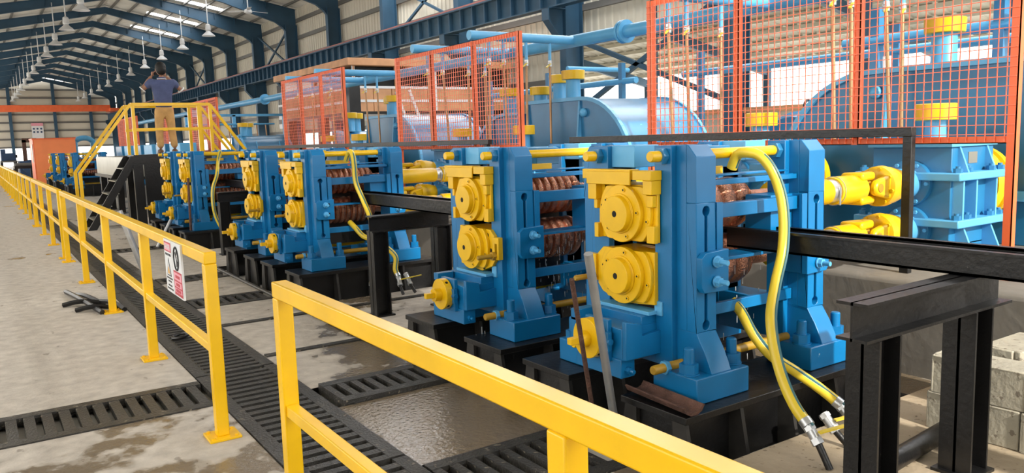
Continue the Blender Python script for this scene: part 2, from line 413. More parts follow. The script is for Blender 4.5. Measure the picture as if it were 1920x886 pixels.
# lean-to annex beyond the open bays
an = struct(bpy.data.objects.new('ceiling_annex', None)); COL.objects.link(an)
mb = MB()
AZ = lambda x: 5.75-(x-15.1)*0.215
ny = 84; pr = []
for i in range(ny):
    a = -8+42*i/ny; w = 42/ny; pr += [(a, 0), (a+w*.7, 0), (a+w*.8, .035), (a+w*.92, .035)]
pr.append((34, 0)); kk = len(pr)
mb.add([(15.1, p[0], AZ(15.1)+p[1]) for p in pr]+[(23.6, p[0], AZ(23.6)+p[1]) for p in pr], [(i, i+1, i+1+kk, i+kk) for i in range(kk-1)])
mb.build('roof_sheet', 'clad', an)
for i in range(9):
    x = 15.6+i*.95; MB().box(x-.05, x+.05, -8, 34, AZ(x)-.14, AZ(x)-.02).build('purlin', 'clad', an)
for y in (0.4, 6.4, 12.4, 18.4, 24.4, 30.4):
    MB().bar((15.0, y, AZ(15.0)-.35), (23.5, y, AZ(23.5)-.35), .16, .3).box(23.3, 23.5, y-.1, y+.1, 0, AZ(23.5)-.2).build('annex_frame', 'sblue', an)
for y in (3.4, 9.4, 15.4): MB().box(15.0, 15.08, y-.06, y+.06, 2.1, 5.2).build('mullion', 'sblue', an)
MB().box(14.95, 15.15, -8, 12.4, 5.75, 6.25).build('eaves_beam', 'sblue', an)
# ---- far end wall
we = struct(bpy.data.objects.new('wall_end', None)); COL.objects.link(we)
YE = 109.0
def tri(x): return roofz(x)
zs = [2.2+0.95*i for i in range(8)]+[9.8]
for i in range(len(zs)-1):
    z0, z1 = zs[i], zs[i+1]
    poly = []
    xl, xr = XL, XR
    mb = MB()
    if z1 <= roofz(XL): pts = [(XL, z0), (XR, z0), (XR, z1), (XL, z1)]
    else:
        w0 = (RZ-z0)/SL; w1 = max(0.1, (RZ-z1)/SL)
        pts = [(max(XL, RX-w0), z0), (min(XR, RX+w0), z0), (min(XR, RX+w1), z1), (max(XL, RX-w1), z1)]
    mb.prism('y', pts, YE, YE+.05); mb.build('cladding_sheet', 'clad', we)
    MB().box(pts[0][0], pts[1][0], YE-.14, YE-.01, z0-.1, z0+.1).build('girt', 'girt', we)
for x in (-2.6, 0.2, 3.9, 8.4, 12.2): MB().box(x-.16, x+.16, YE-.5, YE-.1, 0, roofz(x)-.3).build('column', 'sblue', we)
# ---- unseen wall behind the camera, added and cut short to shape the sun patch
wb = MB(); wb.box(-5.4, 2.3, -6.1, -6, 0, 8.6)
struct(wb.build('wall_back_sun_mask', 'clad'))
# unseen left wall added to dim the walkway: parapet, daylight band, open far end
wl = MB().box(-5.5, -5.4, -6, 60, 0, 1.2).box(-5.5, -5.4, -6, 60, 5.6, 7.8)
for y in FR: wl.box(-5.5, -5.2, y-.15, y+.15, 0, 7.6)
struct(wl.build('wall_left_light_mask', 'clad'))
# ---- crane runway beam, with rail and stiffeners
cb = thing('crane_runway_beam', (14.0, 50, 5.2), 'dark blue crane runway girder with stiffeners carried on the wall columns', 'crane beam')
MB().box(13.98, 14.02, FR[0], FR[-1], 5.2, 5.85).box(13.84, 14.16, FR[0], FR[-1], 5.2, 5.235).box(13.8, 14.2, FR[0], FR[-1], 5.85, 5.9).build('girder', 'sblue', cb)
MB().box(13.96, 14.04, FR[0], FR[-1], 5.9, 6.0).build('rail', 'rail', cb)
st = MB().box(13.84, 13.98, -.022, .022, 5.235, 5.85).build('stiffener', 'sblue', cb); st.location.y = FR[1]+.4
for i in range(1, 130): inst(st, cb, (0, .75*i, 0))
# ---- travelling crane bridge at the far end
cr = thing('overhead_crane', (7.0, 103, 5.98), 'orange travelling crane bridge spanning the hall at the far end', 'crane')
MB().box(-4.4, 13.6, 102.6, 103.4, 6.05, 6.75).build('bridge_girder', 'orange', cr)
MB().box(13.4, 14.3, 101.0, 105.0, 6.02, 6.35).build('end_carriage', 'orange', cr)
# ---- pendant lamps
lp = thing('pendant_lamp', (4.1, 36.4, 7.15), 'white bell-shaped pendant lamp hanging', 'lamp', 'pendant lamps under the roof')
MB().cyl((4.1, 36.4, 7.75), (4.1, 36.4, 9.3), .025, 8).build('stem', 'white', lp)
MB().lathe('z', (4.1, 36.4), [(7.75, .05), (7.7, .12), (7.45, .14), (7.40, .10)], 14).build('ballast_cap', 'white', lp)
MB().lathe('z', (4.1, 36.4), [(7.40, .10), (7.33, .14), (7.22, .27), (7.15, .33), (7.16, .30), (7.24, .22), (7.38, .06)], 18).build('shade', 'white', lp)
nth = ['nearest', 'second', 'third', 'fourth', 'fifth', 'sixth', 'seventh', 'eighth', 'ninth', 'tenth', 'eleventh', 'twelfth', 'thirteenth']
for i in range(12):
    lab = 'white bell-shaped pendant lamp, %s from the front in the left-hand row' % nth[i]
    if i == 0: lp['label'] = lab
    else: dup(lp, (0, 6*i, 0), lab)
for i in range(11):
    dup(lp, (6.3, 6*(i+1), 0), 'white bell-shaped pendant lamp, %s from the front in the right-hand row' % nth[i])
fan = thing('ceiling_fan', (10.7, 36.4, 7.4), 'white three-bladed ceiling fan below the brightest skylight', 'fan')
MB().cyl((10.7, 36.4, 7.6), (10.7, 36.4, 9.3), .025, 8).build('stem', 'white', fan)
MB().lathe('z', (10.7, 36.4), [(7.62, .06), (7.58, .16), (7.46, .18), (7.42, .08)], 16).build('motor', 'white', fan)
for k in range(3):
    a = 2*PI*k/3+.3; d = Vector((math.cos(a), math.sin(a), 0)); s_ = Vector((-d.y, d.x, 0))
    p = Vector((10.7, 36.4, 7.52)); mb = MB()
    q = [p+d*.18-s_*.07, p+d*.95-s_*.1, p+d*.95+s_*.1+Vector((0, 0, .03)), p+d*.18+s_*.07+Vector((0, 0, .02))]
    mb.add(q+[v+Vector((0, 0, .012)) for v in q], [(0,1,2,3),(4,7,6,5),(0,4,5,1),(1,5,6,2),(2,6,7,3),(3,7,4,0)]); mb.build('blade', 'white', fan)
# ---- wall boards
b = thing('notice_board', (14.7, 44.7, 2.4), 'tall white notice board on the right wall between two columns', 'board')
MB().box(14.62, 14.68, 44.2, 45.2, 2.5, 4.9).build('panel', 'white', b)
MB().box(14.60, 14.62, 44.2, 45.2, 4.5, 4.9).build('header', 'ink', b); MB().box(14.60, 14.62, 44.2, 45.2, 2.75, 3.0).build('footer', 'girt', b)
for i in range(3):
    for j in range(2): MB().box(14.60, 14.62, 44.28+.3*i, 44.50+.3*i, 3.2+.62*j, 3.7+.62*j).build('print', 'girt', b)
b = thing('safety_board', (6.9, YE-.6, 2.6), 'white safety board with a red head on the far end wall', 'board')
MB().box(5.9, 7.1, YE-.26, YE-.2, 3.1, 5.0).build('panel', 'white', b); MB().box(5.9, 7.1, YE-.28, YE-.26, 4.65, 5.0).build('header', 'pink', b)
for i in range(3):
    for j in range(2): MB().lathe('y', (6.13+.37*i, 3.95+.38*j), [(YE-.28, .11), (YE-.26, .11)], 10).build('symbol', 'dblue', b)
# ================================================================== ROLLING STANDS
YC = 3.13
def arc(cx, cz, r, a0, a1, n=8):
    return [(cx+r*math.cos(a0+(a1-a0)*i/n), cz+r*math.sin(a0+(a1-a0)*i/n)) for i in range(n+1)]
def column_part(mb, xc, front):
    """one upright of a housing with flared toe and a real keyhole slot; front=True faces -Y"""
    x0, x1 = xc-.068, xc+.072
    Y = (lambda y: y) if front else (lambda y: 2*YC-y)
    # core, chamfered head and flared toe
    mb.prism('x', [(Y(2.765), .60), (Y(2.765), 1.536), (Y(2.95), 1.536), (Y(2.95), .60)], x0, x1)
    mb.prism('x', [(Y(2.70), 1.25), (Y(2.70), 1.478), (Y(2.752), 1.536), (Y(2.765), 1.536), (Y(2.765), 1.25)], x0, x1)
    mb.prism('x', [(Y(2.60), .41), (Y(2.615), .45), (Y(2.65), .52), (Y(2.68), .565), (Y(2.70), .60), (Y(2.95), .60), (Y(2.95), .41)], x0, x1)
    # slotted skin
    xm = (x0+x1)/2; r = .026; w = .0105; zt, zb = 1.208, .632
    dz = math.sqrt(r*r-w*w); th = math.acos(w/r)
    left = [(x0, .60), (xm, .60), (xm, zb-r)]+[(xm-r*math.sin(t), zb-r*math.cos(t)) for t in (0.5, 1.0, 1.5, 2.0, PI-math.asin(w/r))]+\
           [(xm-r*math.sin(t), zt-r*math.cos(t)) for t in (math.asin(w/r), 1.1, 1.6, 2.1, 2.6)]+[(xm, zt+r), (xm, 1.25), (x0, 1.25)]
    right = [(2*xm-p[0]+(0), p[1]) for p in left]
    a, b = Y(2.70), Y(2.766)
    mb.prism('y', left, min(a, b), max(a, b)); mb.prism('y', right, min(a, b), max(a, b))
def make_stand(dy, kind, label):
    R = thing('rolling_stand', (3.42, YC, 0.28), label, 'rolling mill stand', 'rolling stands in line')
    mir = kind == 'B'
    for xc, nm, sg in ((2.975, 'operator_housing', -1), (3.865, 'drive_housing', 1)):
        mb = MB()
        column_part(mb, xc, True); column_part(mb, xc, False)
        o0, o1 = xc-.105, xc+.105
        mb.box(o0, o1, 2.832, 2.95, .40, 1.536).box(o0, o1, 3.31, 3.428, .40, 1.536)
        mb.box(o0+.002, o1-.002, 2.95, 3.31, .40, .62)
        H = mb.build(nm, 'blue', R, .004)
        MB().box(o0+.03, o1, 3.13, 3.312, 1.42, 1.538).box(o0+.06, o1-.03, 2.95, 3.13, 1.36, 1.40).build('screw_box', 'lblue', H, .004)
        for f in (True, False):
            Yf = (lambda y: y) if f else (lambda y: 2*YC-y)
            a, b = sorted((Yf(2.585), Yf(2.885)))
            MB().box(xc-.19, xc+.19, a, b, .281, .412).build('foot_block', 'blue', H, .006)
            for sx in (-.15, .16):
                x, y = xc+sx, Yf(2.675)
                MB().lathe('z', (x, y), [(.413, .052), (.42, .052)], 20).lathe('z', (x, y), [(.42, .047), (.468, .047)], 6, .3).lathe('z', (x, y), [(.465, .027), (.54, .027), (.546, .022)], 14).build('anchor_bolt', 'blue', H)
        # slotted clamp with two bolts on the mill-side face of the column
        s = 1 if sg < 0 else -1
        xa = xc-.07*s; xb = xc+.125*s
        poly = [(xa, .835), (xa+.02*s, .805), (xb, .80), (xb, 1.012), (xa+.03*s, 1.005), (xa, .98)]
        c = MB().prism('y', poly, 2.662, 2.699).build('slide_clamp', 'blue', H, .003)
        for z in (.857, .957):
            x = xc+.03*s
            MB().box(x-.012, x+.045, 2.658, 2.661, z-.016, z+.016).build('slot', 'rubber', c)
            MB().lathe('y', (x, z), [(2.657, .030), (2.650, .030)], 16).lathe('y', (x, z), [(2.65, .024), (2.628, .024)], 6).lathe('y', (x, z), [(2.628, .013), (2.585, .013)], 10).build('bolt', 'lblue', c)
        MB().box(min(xc+.08*s, xc+.125*s), max(xc+.08*s, xc+.125*s), 2.70, 2.72, .99, 1.245).box(min(xc+.1*s, xc+.112*s), max(xc+.1*s, xc+.112*s), 2.715, 2.83, .80, 1.245).build('guide_plate', 'blue', H, .002)
    # bars between the housings
    MB().box(3.075, 3.765, 2.735, 2.79, 1.16, 1.232).build('rest_bar', 'blue', R, .003)
    MB().box(3.07, 3.76, 2.74, 2.90, .935, .952).build('rest_plate', 'blue', R, .002)
    MB().box(3.05, 3.79, 2.80, 2.84, 1.322, 1.352).box(3.05, 3.79, 2.775, 2.80, 1.325, 1.352).box(3.05, 3.79, 2.83, 2.90, 1.365, 1.375).build('spray_bar', 'blue', R, .002)
    MB().box(3.05, 3.79, 2.80, 2.83, .64, .70).build('lower_bar', 'blue', R, .003)
    MB().box(3.57, 3.758, 2.775, 2.95, .93, 1.243).build('guide_box', 'blue', R, .003)
    MB().box(3.3, 3.5, 3.0, 3.26, 1.40, 1.52).build('cap_block', 'gblue', R, .004)
    MB().box(3.2, 3.42, 2.98, 3.2, 1.36, 1.41).build('top_wedge', 'yellow', R, .004)
    MB().box(3.085, 3.74, 3.33, 3.39, .45, 1.12).build('entry_guard', 'black', R)
    # rolls
    n = {'A': 5, 'B': 9, 'C': 9}[kind]
    for z, nm in ((1.185, 'upper_roll'), (.855, 'lower_roll')):
        pr = [(2.99, .06), (3.085, .06), (3.085, .10), (3.10, .13)]
        x0, x1 = 3.11, 3.70
        for i in range(n):
            a = x0+(x1-x0)*i/n; w = (x1-x0)/n
            for t, r in ((.08, .142), (.3, .15), (.55, .15), (.75, .142), (.86, .125), (.97, .125)): pr.append((a+w*t, r))
        pr += [(3.70, .13), (3.73, .10), (3.73, .06), (4.028, .06)]
        MB().lathe('x', (YC, z), pr, 32).build(nm, 'roll', R)
    # upper chock
    def socket(ch, yy, zz, x):
        MB().lathe('x', (yy, zz), [(x+.004, .011), (x-.006, .011)], 10).build('socket_bolt', 'yellow', ch)
        MB().lathe('x', (yy, zz), [(x-.005, .006), (x-.0066, .006)], 6).build('socket_hole', 'rubber', ch)
    def rings(ch, zc, yy0, half):
        """flange, ring and cap of a bearing cover, stepped towards the walkway"""
        n = 40
        # large ring clipped to the plate
        poly = []
        for k in range(n):
            a = 2*PI*k/n; y_, z_ = YC+.198*math.cos(a), zc+.198*math.sin(a)
            poly.append((min(max(y_, 2.925), 3.345), min(max(z_, zc-half), zc+half)))
        q = []
        for p in poly:
            if not q or (abs(p[0]-q[-1][0])+abs(p[1]-q[-1][1])) > 1e-4: q.append(p)
        MB().prism('x', q, 2.822, 2.845).build('flange', 'yellow', ch, .003)
        MB().lathe('x', (YC, zc), [(2.824, .152), (2.794, .152)], 48).build('cover_ring', 'yellow', ch, .0025)
        MB().lathe('x', (YC, zc), [(2.80, .106), (2.786, .106), (2.786, .095), (2.752, .095)], 48).build('bearing_cap', 'yellow', ch, .0025)
        MB().lathe('x', (YC, zc), [(2.753, .017), (2.7512, .017)], 12).build('centre_hole', 'rubber', ch)
        for k in range(5):
            a = .55+2*PI*k/5; socket(ch, YC+.128*math.cos(a), zc+.128*math.sin(a), 2.794)
        for k in range(6):
            a = .2+2*PI*k/6; y_, z_ = YC+.176*math.cos(a), zc+.176*math.sin(a)
            if abs(z_-zc) < half-.012: socket(ch, y_, z_, 2.822)
    zc = 1.185
    ch = MB().box(2.845, 3.06, 2.952, 3.308, 1.042, 1.335).box(2.845, 2.865, 2.905, 3.358, 1.042, 1.332).build('upper_chock', 'yellow', R, .003)
    rings(ch, zc, YC, .143)
    MB().box(2.80, 2.868, 3.06, 3.445, 1.362, 1.415).box(2.79, 2.80, 3.05, 3.40, 1.335, 1.405).build('clamp_wedge', 'yellow', ch, .003)
    for b_ in ((2.80, 2.868, 3.33, 3.40, 1.25, 1.362), (2.81, 2.845, 3.33, 3.362, 1.04, 1.12), (2.81, 2.845, 3.335, 3.362, 1.20, 1.25),
               (2.79, 2.868, 2.895, 3.03, 1.362, 1.412), (2.80, 2.868, 2.90, 2.965, 1.29, 1.362), (2.815, 2.845, 2.91, 2.955, 1.225, 1.285), (2.815, 2.845, 2.90, 2.955, 1.04, 1.13)):
        MB().box(*b_).build('clip', 'yellow', ch, .003)
    # lower chock, with a slotted ear and a handle stud
    zc = .855
    my = (lambda y: 2*YC-y) if mir else (lambda y: y)
    pl = [(2.93, .715), (3.21, .69), (3.34, .735), (3.378, .775), (3.378, .945), (3.33, .985), (2.93, .99)]
    ch = MB().prism('x', [(my(a), b) for a, b in pl], 2.845, 2.90).box(2.90, 3.06, 2.955, 3.305, .70, .985).build('lower_chock', 'yellow', R, .003)
    rings(ch, zc, YC, .135)
    e = MB()
    for a, b, c_, d in ((3.378, 3.452, .79, .825), (3.378, 3.452, .90, .94), (3.378, 3.402, .825, .90), (3.43, 3.452, .825, .90)):
        y0, y1 = sorted((my(a), my(b))); e.box(2.83, 2.865, y0, y1, c_, d)
    e.build('slotted_ear', 'yellow', ch, .002)
    yh = my(3.40)
    MB().lathe('x', (yh, .815), [(2.832, .03), (2.805, .03)], 6).lathe('x', (yh, .815), [(2.805, .016), (2.70, .016), (2.695, .012)], 14).build('handle_stud', 'ochre', ch)
    for a, b in ((3.30, .945), (3.335, .845), (3.24, .715)): MB().lathe('x', (my(a), b), [(2.8455, .014), (2.8435, .014)], 12).build('bolt_hole', 'rubber', ch)
    # carriage below the lower chock with its adjusting disc
    cg = MB().box(2.77, 2.89, 2.95, 3.37, .60, .665).prism('y', [(2.63, .46), (2.89, .46), (2.89, .585), (2.745, .572), (2.735, .635), (2.63, .66)], 2.915, 2.945)
    cg.box(2.63, 2.89, 2.945, 3.36, .46, .62).box(2.63, 2.76, 3.30, 3.36, .60, .665).box(2.625, 2.72, 2.95, 3.31, .36, .46).box(2.60, 2.63, 3.02, 3.20, .44, .66)
    cg = cg.build('screw_carriage', 'blue', R, .004)
    MB().box(2.80, 2.89, 2.93, 3.33, .665, .685).box(2.86, 2.90, 2.895, 2.95, .66, .735).build('tray', 'lblue', cg, .003)
    MB().lathe('y', (2.67, .40), [(2.95, .02), (2.925, .02)], 6).lathe('y', (2.67, .40), [(2.925, .011), (2.90, .011)], 8).build('bolt', 'blue', cg)
    MB().box(2.585, 2.61, 3.0, 3.03, .50, .60).cyl((2.595, 2.99, .55), (2.595, 3.04, .55), .018, 8).build('lock_bracket', 'blue', cg)
    dk = MB().lathe('x', (YC, .553), [(2.595, .106), (2.545, .106)], 48).build('adjusting_disc', 'yellow', cg, .003)
    MB().lathe('x', (YC, .553), [(2.546, .044), (2.498, .044)], 28).build('hub', 'yellow', dk)
    MB().box(2.435, 2.498, YC-.018, YC+.018, .535, .571).build('square_end', 'yellow', dk, .003)
    for a in (.5, 2.2, 3.9, 5.4): MB().cyl((2.569, YC+.1045*math.cos(a), .553+.1045*math.sin(a)), (2.569, YC+.1075*math.cos(a), .553+.1075*math.sin(a)), .010, 10).build('hole', 'rubber', dk)
    # tie rods
    for y in (2.885, 3.385):
        t = MB().lathe('x', (y, 1.483), [(2.775, .024), (2.782, .028), (3.99, .028)], 18).build('tie_rod', 'yellow', R)
        for a, b in ((2.835, 2.869), (3.722, 3.758), (3.973, 4.005)): MB().lathe('x', (y, 1.483), [(a, .044), (b, .044)], 6).build('nut', 'gblue', t)
    for y, xs in ((2.80, 2.70), (3.46, 2.72)):
        t = MB().lathe('x', (y, .425), [(xs, .020), (xs+.006, .024), (3.75, .024)], 16).build('tie_rod', 'ochre' if y < 3 else 'yellow', R)
        MB().lathe('x', (y, .425), [(2.775, .036), (2.80, .036)], 6).build('nut', 'lblue', t)
    R.location.y += dy
    return R
SD = [0, 1.57, 5.30, 6.87, 10.6, 12.17]
st1 = make_stand(0, 'A', 'nearest blue rolling stand with big yellow bearing covers')
st2 = make_stand(SD[1], 'B', 'blue rolling stand directly behind the nearest one, water dripping through it')
st3 = make_stand(SD[2], 'C', 'third blue rolling stand from the front, beside the black beam support')
st4 = dup(st2, (0, SD[3]-SD[1], 0), 'fourth blue rolling stand from the front, close behind the third')
st5 = dup(st3, (0, SD[4]-SD[2], 0), 'fifth blue rolling stand from the front, with a hose down its side')
st6 = dup(st2, (0, SD[5]-SD[1], 0), 'sixth blue rolling stand, just in front of the black stair')
FARS = ((st2, 27.6+1.57, 'distant blue rolling stand seen between the stair rails, nearest of three'), (st2, 32.7+1.57, 'distant blue rolling stand in front of the orange guard box, middle of three'), (st3, 32.6+5.3, 'distant blue rolling stand in front of the orange guard box, farthest of three'))
for s_, d, lab in FARS: dup(s_, (0, d-(1.57 if s_ is st2 else 5.3), 0), lab)
# ---- black base beams: one under the front feet and one under the rear feet of every stand
def base_beam(y0, y1, label, front=True):
    R = thing('base_beam', (3.42, (y0+y1)/2, -0.12), label, 'base beam', 'black base beams under the stands')
    MB().box(2.62, 4.22, y0, y1, .245, .28).build('top_plate', 'black', R, .003)
    MB().box(2.66, 4.18, y0+.09, y1-.09, -.12, .245).build('web', 'black', R)
    for i in range(5):
        x = 2.645+i*.385
        for a, b, c in ((y0+.10, y0+.02, y0-.05), (y1-.10, y1-.02, y1+.05)):
            MB().prism('x', [(a, -.12), (c, -.12), (b, .245), (a, .245)], x-.012, x+.012).build('gusset', 'worn', R)
    MB().box(2.60, 4.24, y0-.06, y1+.06, -.12, -.10).build('foot_plate', 'black', R)
    return R
bb = base_beam(2.50, 2.95, '')
ords = ['nearest', 'second', 'third', 'fourth', 'fifth', 'sixth']
for i, d in enumerate(SD):
    lf = 'black steel base beam under the front feet of the %s rolling stand' % ords[i]
    lr = 'black steel base beam under the rear feet of the %s rolling stand' % ords[i]
    if i == 0: bb['label'] = lf
    else: dup(bb, (0, d, 0), lf)
    dup(bb, (0, d+.88, 0), lr)
for (s_, d, lab), q in zip(FARS, ('nearest', 'middle', 'farthest')):
    for e, w in ((0, 'front'), (.88, 'rear')): dup(bb, (0, d+e, .13), 'black base beam under the %s feet of the %s distant stand' % (w, q))
# ---- universal-joint drive shafts
def make_shaft(z):
    R = thing('drive_shaft', (4.8, YC, z), '', 'drive shaft', 'yellow universal-joint shafts')
    MB().lathe('x', (YC, z), [(4.03, .10), (4.05, .105), (4.10, .105), (4.12, .085), (4.56, .085), (4.57, .078)], 28).build('sleeve', 'yellow', R)
    MB().lathe('x', (YC, z), [(4.55, .078), (4.66, .078)], 28).build('spline', 'steel', R)
    MB().lathe('x', (YC, z), [(4.64, .088), (4.66, .095), (4.88, .095), (4.93, .09)], 28).build('slip_yoke_tube', 'yellow', R)
    MB().cyl((4.61, YC-.085, z+.03), (4.61, YC-.085, z-.085), .006, 6).lathe('x', (YC, z), [(4.655, .097), (4.66, .097)], 28).build('retaining_band', 'steel', R)
    def fork(sgn, horiz, x0, x1):
        """two tapered ears reaching the joint centre"""
        for s in (-1, 1):
            mb = MB()
            a, b = s*.052, s*.108
            lo, hi = sorted((a, b))
            # ear outline along x, wide at the root, round at the pin
            n = 8
            tip = [(x1+sgn*.055*math.cos(PI/2*(-1)+PI*i/n), .055*math.sin(-PI/2+PI*i/n)) for i in range(n+1)]
            out = [(x0, -.085), (x0+(x1-x0)*.4, -.075)]+tip+[(x0+(x1-x0)*.4, .075), (x0, .085)]
            if horiz: mb.prism('y', [(p[0], z+p[1]) for p in out], YC+lo, YC+hi)
            else: mb.prism('z', [(p[0], YC+p[1]) for p in out], z+lo, z+hi)
            mb.build('fork_ear', 'yellow', R, .018)
    j = 5.03
    fork(1, False, 4.86, j)
    fork(-1, True, 5.17, j)
    MB().cyl((j, YC-.112, z), (j, YC+.112, z), .03, 14).cyl((j, YC, z-.112), (j, YC, z+.112), .03, 14).ball((j, YC, z), .05).build('cross', 'ochre', R)
    MB().lathe('x', (YC, z), [(5.14, .10), (5.155, .138), (5.215, .142), (5.22, .132), (5.29, .13), (5.36, .115), (5.42, .10)], 32).build('flange', 'yellow', R)
    for k in range(8):
        a = 2*PI*k/8+.2; MB().lathe('x', (YC+.122*math.cos(a), z+.122*math.sin(a)), [(5.155, .013), (5.135, .013)], 6).build('flange_bolt', 'yellow', R)
    MB().lathe('x', (YC, z), [(5.40, .108), (5.54, .108)], 28).build('hub', 'lblue', R)
    return R
su = make_shaft(1.185); sl_ = make_shaft(.855)
for i, d in enumerate(SD):
    for s_, w in ((su, 'upper'), (sl_, 'lower')):
        lab = '%s yellow universal-joint shaft driving the %s rolling stand' % (w, ords[i])
        if i == 0: s_['label'] = lab
        else: dup(s_, (0, d, 0), lab)
# ---- pinion stands
def make_pinion():
    R = thing('pinion_stand', (5.85, YC, .62), '', 'gearbox', 'blue pinion stands')
    b = MB().box(5.58, 6.16, 2.84, 3.42, .74, 1.44).build('casing', 'gblue', R, .006)
    for z, nm in ((1.21, 'upper_flange'), (.885, 'lower_flange')):
        f = MB().box(5.50, 6.21, 2.74, 3.52, z, z+.055).build(nm, 'lblue', R, .008)
        for x in (5.56, 5.70, 6.02, 6.15):
            for y in (2.785, 3.475):
                MB().lathe('z', (x, y), [(z+.055, .030), (z+.085, .030)], 6).lathe('z', (x, y), [(z+.085, .016), (z+.10, .016)], 10).build('bolt', 'gblue', f)
    for x in (5.60, 5.78, 6.06):
        for z0, z1 in ((.94, 1.21),): MB().box(x, x+.02, 2.765, 2.84, z0, z1).build('rib', 'lblue', R)
    for x in (5.66, 6.04): MB().prism('x', [(2.84, 1.265), (2.765, 1.265), (2.83, 1.44), (2.84, 1.44)], x, x+.02).build('rib', 'lblue', R)
    for x in (5.66, 6.04): MB().prism('x', [(2.84, .885), (2.79, .885), (2.70, .66), (2.84, .66)], x, x+.02).build('rib', 'lblue', R)
    MB().box(5.80, 5.92, 2.835, 2.841, 1.32, 1.40).build('name_plate', 'sheet', R)
    MB().box(5.52, 6.2, 2.72, 3.54, .62, .70).box(5.58, 6.16, 2.84, 3.42, .70, .76).build('base', 'gblue', R, .006)
    MB().box(5.54, 6.18, 2.82, 3.44, 1.44, 1.47).build('lid', 'lblue', R, .004)
    for z in (1.185, .855):
        MB().lathe('x', (YC, z), [(5.585, .165), (5.54, .165), (5.535, .155)], 32).build('bearing_flange', 'gblue', R)
        for k in range(6):
            a = 2*PI*k/6; MB().lathe('x', (YC+.145*math.cos(a), z+.145*math.sin(a)), [(5.54, .014), (5.52, .014)], 6).build('bolt', 'lblue', R)
    MB().lathe('z', (5.9, YC), [(1.47, .075), (1.63, .07)], 20).build('vent_pipe', 'lblue', R)
    MB().lathe('z', (5.9, YC), [(1.63, .135), (1.635, .14), (1.745, .14), (1.75, .13)], 28).build('vent_cap', 'yellow', R)
    return R
pn = make_pinion()
for i, d in enumerate(SD):
    lab = 'blue bolted pinion stand with yellow vent cap driving the %s rolling stand' % ords[i]
    if i == 0: pn['label'] = lab
    else: dup(pn, (0, d, 0), lab)
# ---- couplings and reduction gearboxes
def make_coupling():
    R = thing('gear_coupling', (6.45, YC, .62), '', 'coupling', 'yellow couplings')
    MB().lathe('x', (YC, 1.14), [(6.215, .10), (6.27, .10), (6.27, .29), (6.36, .30), (6.37, .25), (6.42, .25), (6.43, .30), (6.52, .29), (6.52, .12), (6.69, .12)], 36).build('disc', 'yellow', R)
    for k in range(8):
        a = 2*PI*k/8; MB().lathe('x', (YC+.23*math.cos(a), 1.14+.23*math.sin(a)), [(6.27, .03), (6.24, .03)], 8).build('pin', 'yellow', R)
    MB().prism('x', [(YC-.22, .62), (YC+.22, .62), (YC+.12, .84), (YC-.12, .84)], 6.33, 6.46).build('pedestal', 'gblue', R)
    return R
cp = make_coupling()
for i, d in enumerate(SD):
    lab = 'round yellow gear coupling behind the pinion stand of the %s stand' % ords[i]
    if i == 0: cp['label'] = lab
    else: dup(cp, (0, d, 0), lab)
def make_gearbox(y0, y1, arc_front, label, top=2.09):
    """arched reduction gearbox; arc at its front (-Y) or rear (+Y) end"""
    R = thing('reduction_gearbox', (7.6, (y0+y1)/2, .62), label, 'gearbox', 'arched blue reduction gearboxes')
    Yf = (lambda t: y0+t*(y1-y0)) if arc_front else (lambda t: y1-t*(y1-y0))
    L = y1-y0; ra = 1.02
    pts = [(0.0, 1.05)]
    for i in range(13):
        a = PI - (PI/2)*i/12
        pts.append(((ra+ra*math.cos(a))/L*0.98+0.01, 1.07+(top-1.07)*math.sin(a)))
    pts += [(1.0, top), (1.0, 1.05)]
    prof = [(Yf(t), z) for t, z in pts]
    MB().prism('x', prof, 6.82, 8.25).build('casing_top', 'gblue', R, .01)
    rim = []
    for (t, z) in pts[1:-1]: rim.append((Yf(t), z))
    for x0 in (6.80, 8.23):
        mb = MB()
        for a, b in zip(rim[:-1], rim[1:]):
            mb.bar((x0+.01, a[0], a[1]), (x0+.01, b[0], b[1]), .05, .05)
        mb.build('rim', 'lblue', R)
    MB().box(6.72, 8.35, y0-.06, y1+.06, .98, 1.06).build('split_flange', 'lblue', R, .006)
    for i in range(7):
        y = y0+.05+(L-.1)*i/6
        MB().lathe('z', (6.77, y), [(1.06, .03), (1.10, .03)], 6).build('bolt', 'gblue', R)
    MB().box(6.82, 8.25, y0+.02, y1-.02, .62, .98).build('casing_base', 'gblue', R, .01)
    for t in (.46, .98):
        y = Yf(t); MB().prism('y', [(6.82, top-.03), (6.80, top-.03), (6.70, 1.06), (6.82, 1.06)], y-.015, y+.015).build('rib', 'lblue', R)
    if arc_front:
        for x in (7.15, 7.85): MB().prism('x', [(y0+.25, 1.72), (y0-.06, 1.06), (y0+.1, 1.06)], x, x+.03).build('rib', 'lblue', R)
    for i, t in enumerate((.62, .92)):
        y = Yf(t); x = 7.0+.3*i
        MB().lathe('z', (x, y), [(top, .12), (top+.02, .105), (top+.30, .10)], 22).build('vent_pipe', 'lblue', R)
        MB().lathe('z', (x, y), [(top+.28, .155), (top+.285, .16), (top+.40, .165), (top+.405, .155)], 30).build('vent_cap', 'yellow', R)
    MB().ball((6.80, Yf(.42), 1.9), .06).build('lifting_boss', 'lblue', R)
    return R
make_gearbox(2.72, 5.2, False, 'arched blue reduction gearbox behind the nearest mesh guard')
make_gearbox(7.35, 9.65, True, 'arched light blue reduction gearbox standing clear between the first and second mesh guards')
make_gearbox(9.85, 11.2, False, 'blue reduction gearbox behind the middle mesh guard, vent cap on top', 1.95)
make_gearbox(13.0, 15.4, True, 'arched blue reduction gearbox with ribs between the middle and far mesh guards')
make_gearbox(16.0, 17.2, True, 'low blue gearbox behind the far mesh guard', 1.85)
make_gearbox(24.2, 25.8, True, 'small distant blue gearbox right of the yellow stair rail', 1.9)
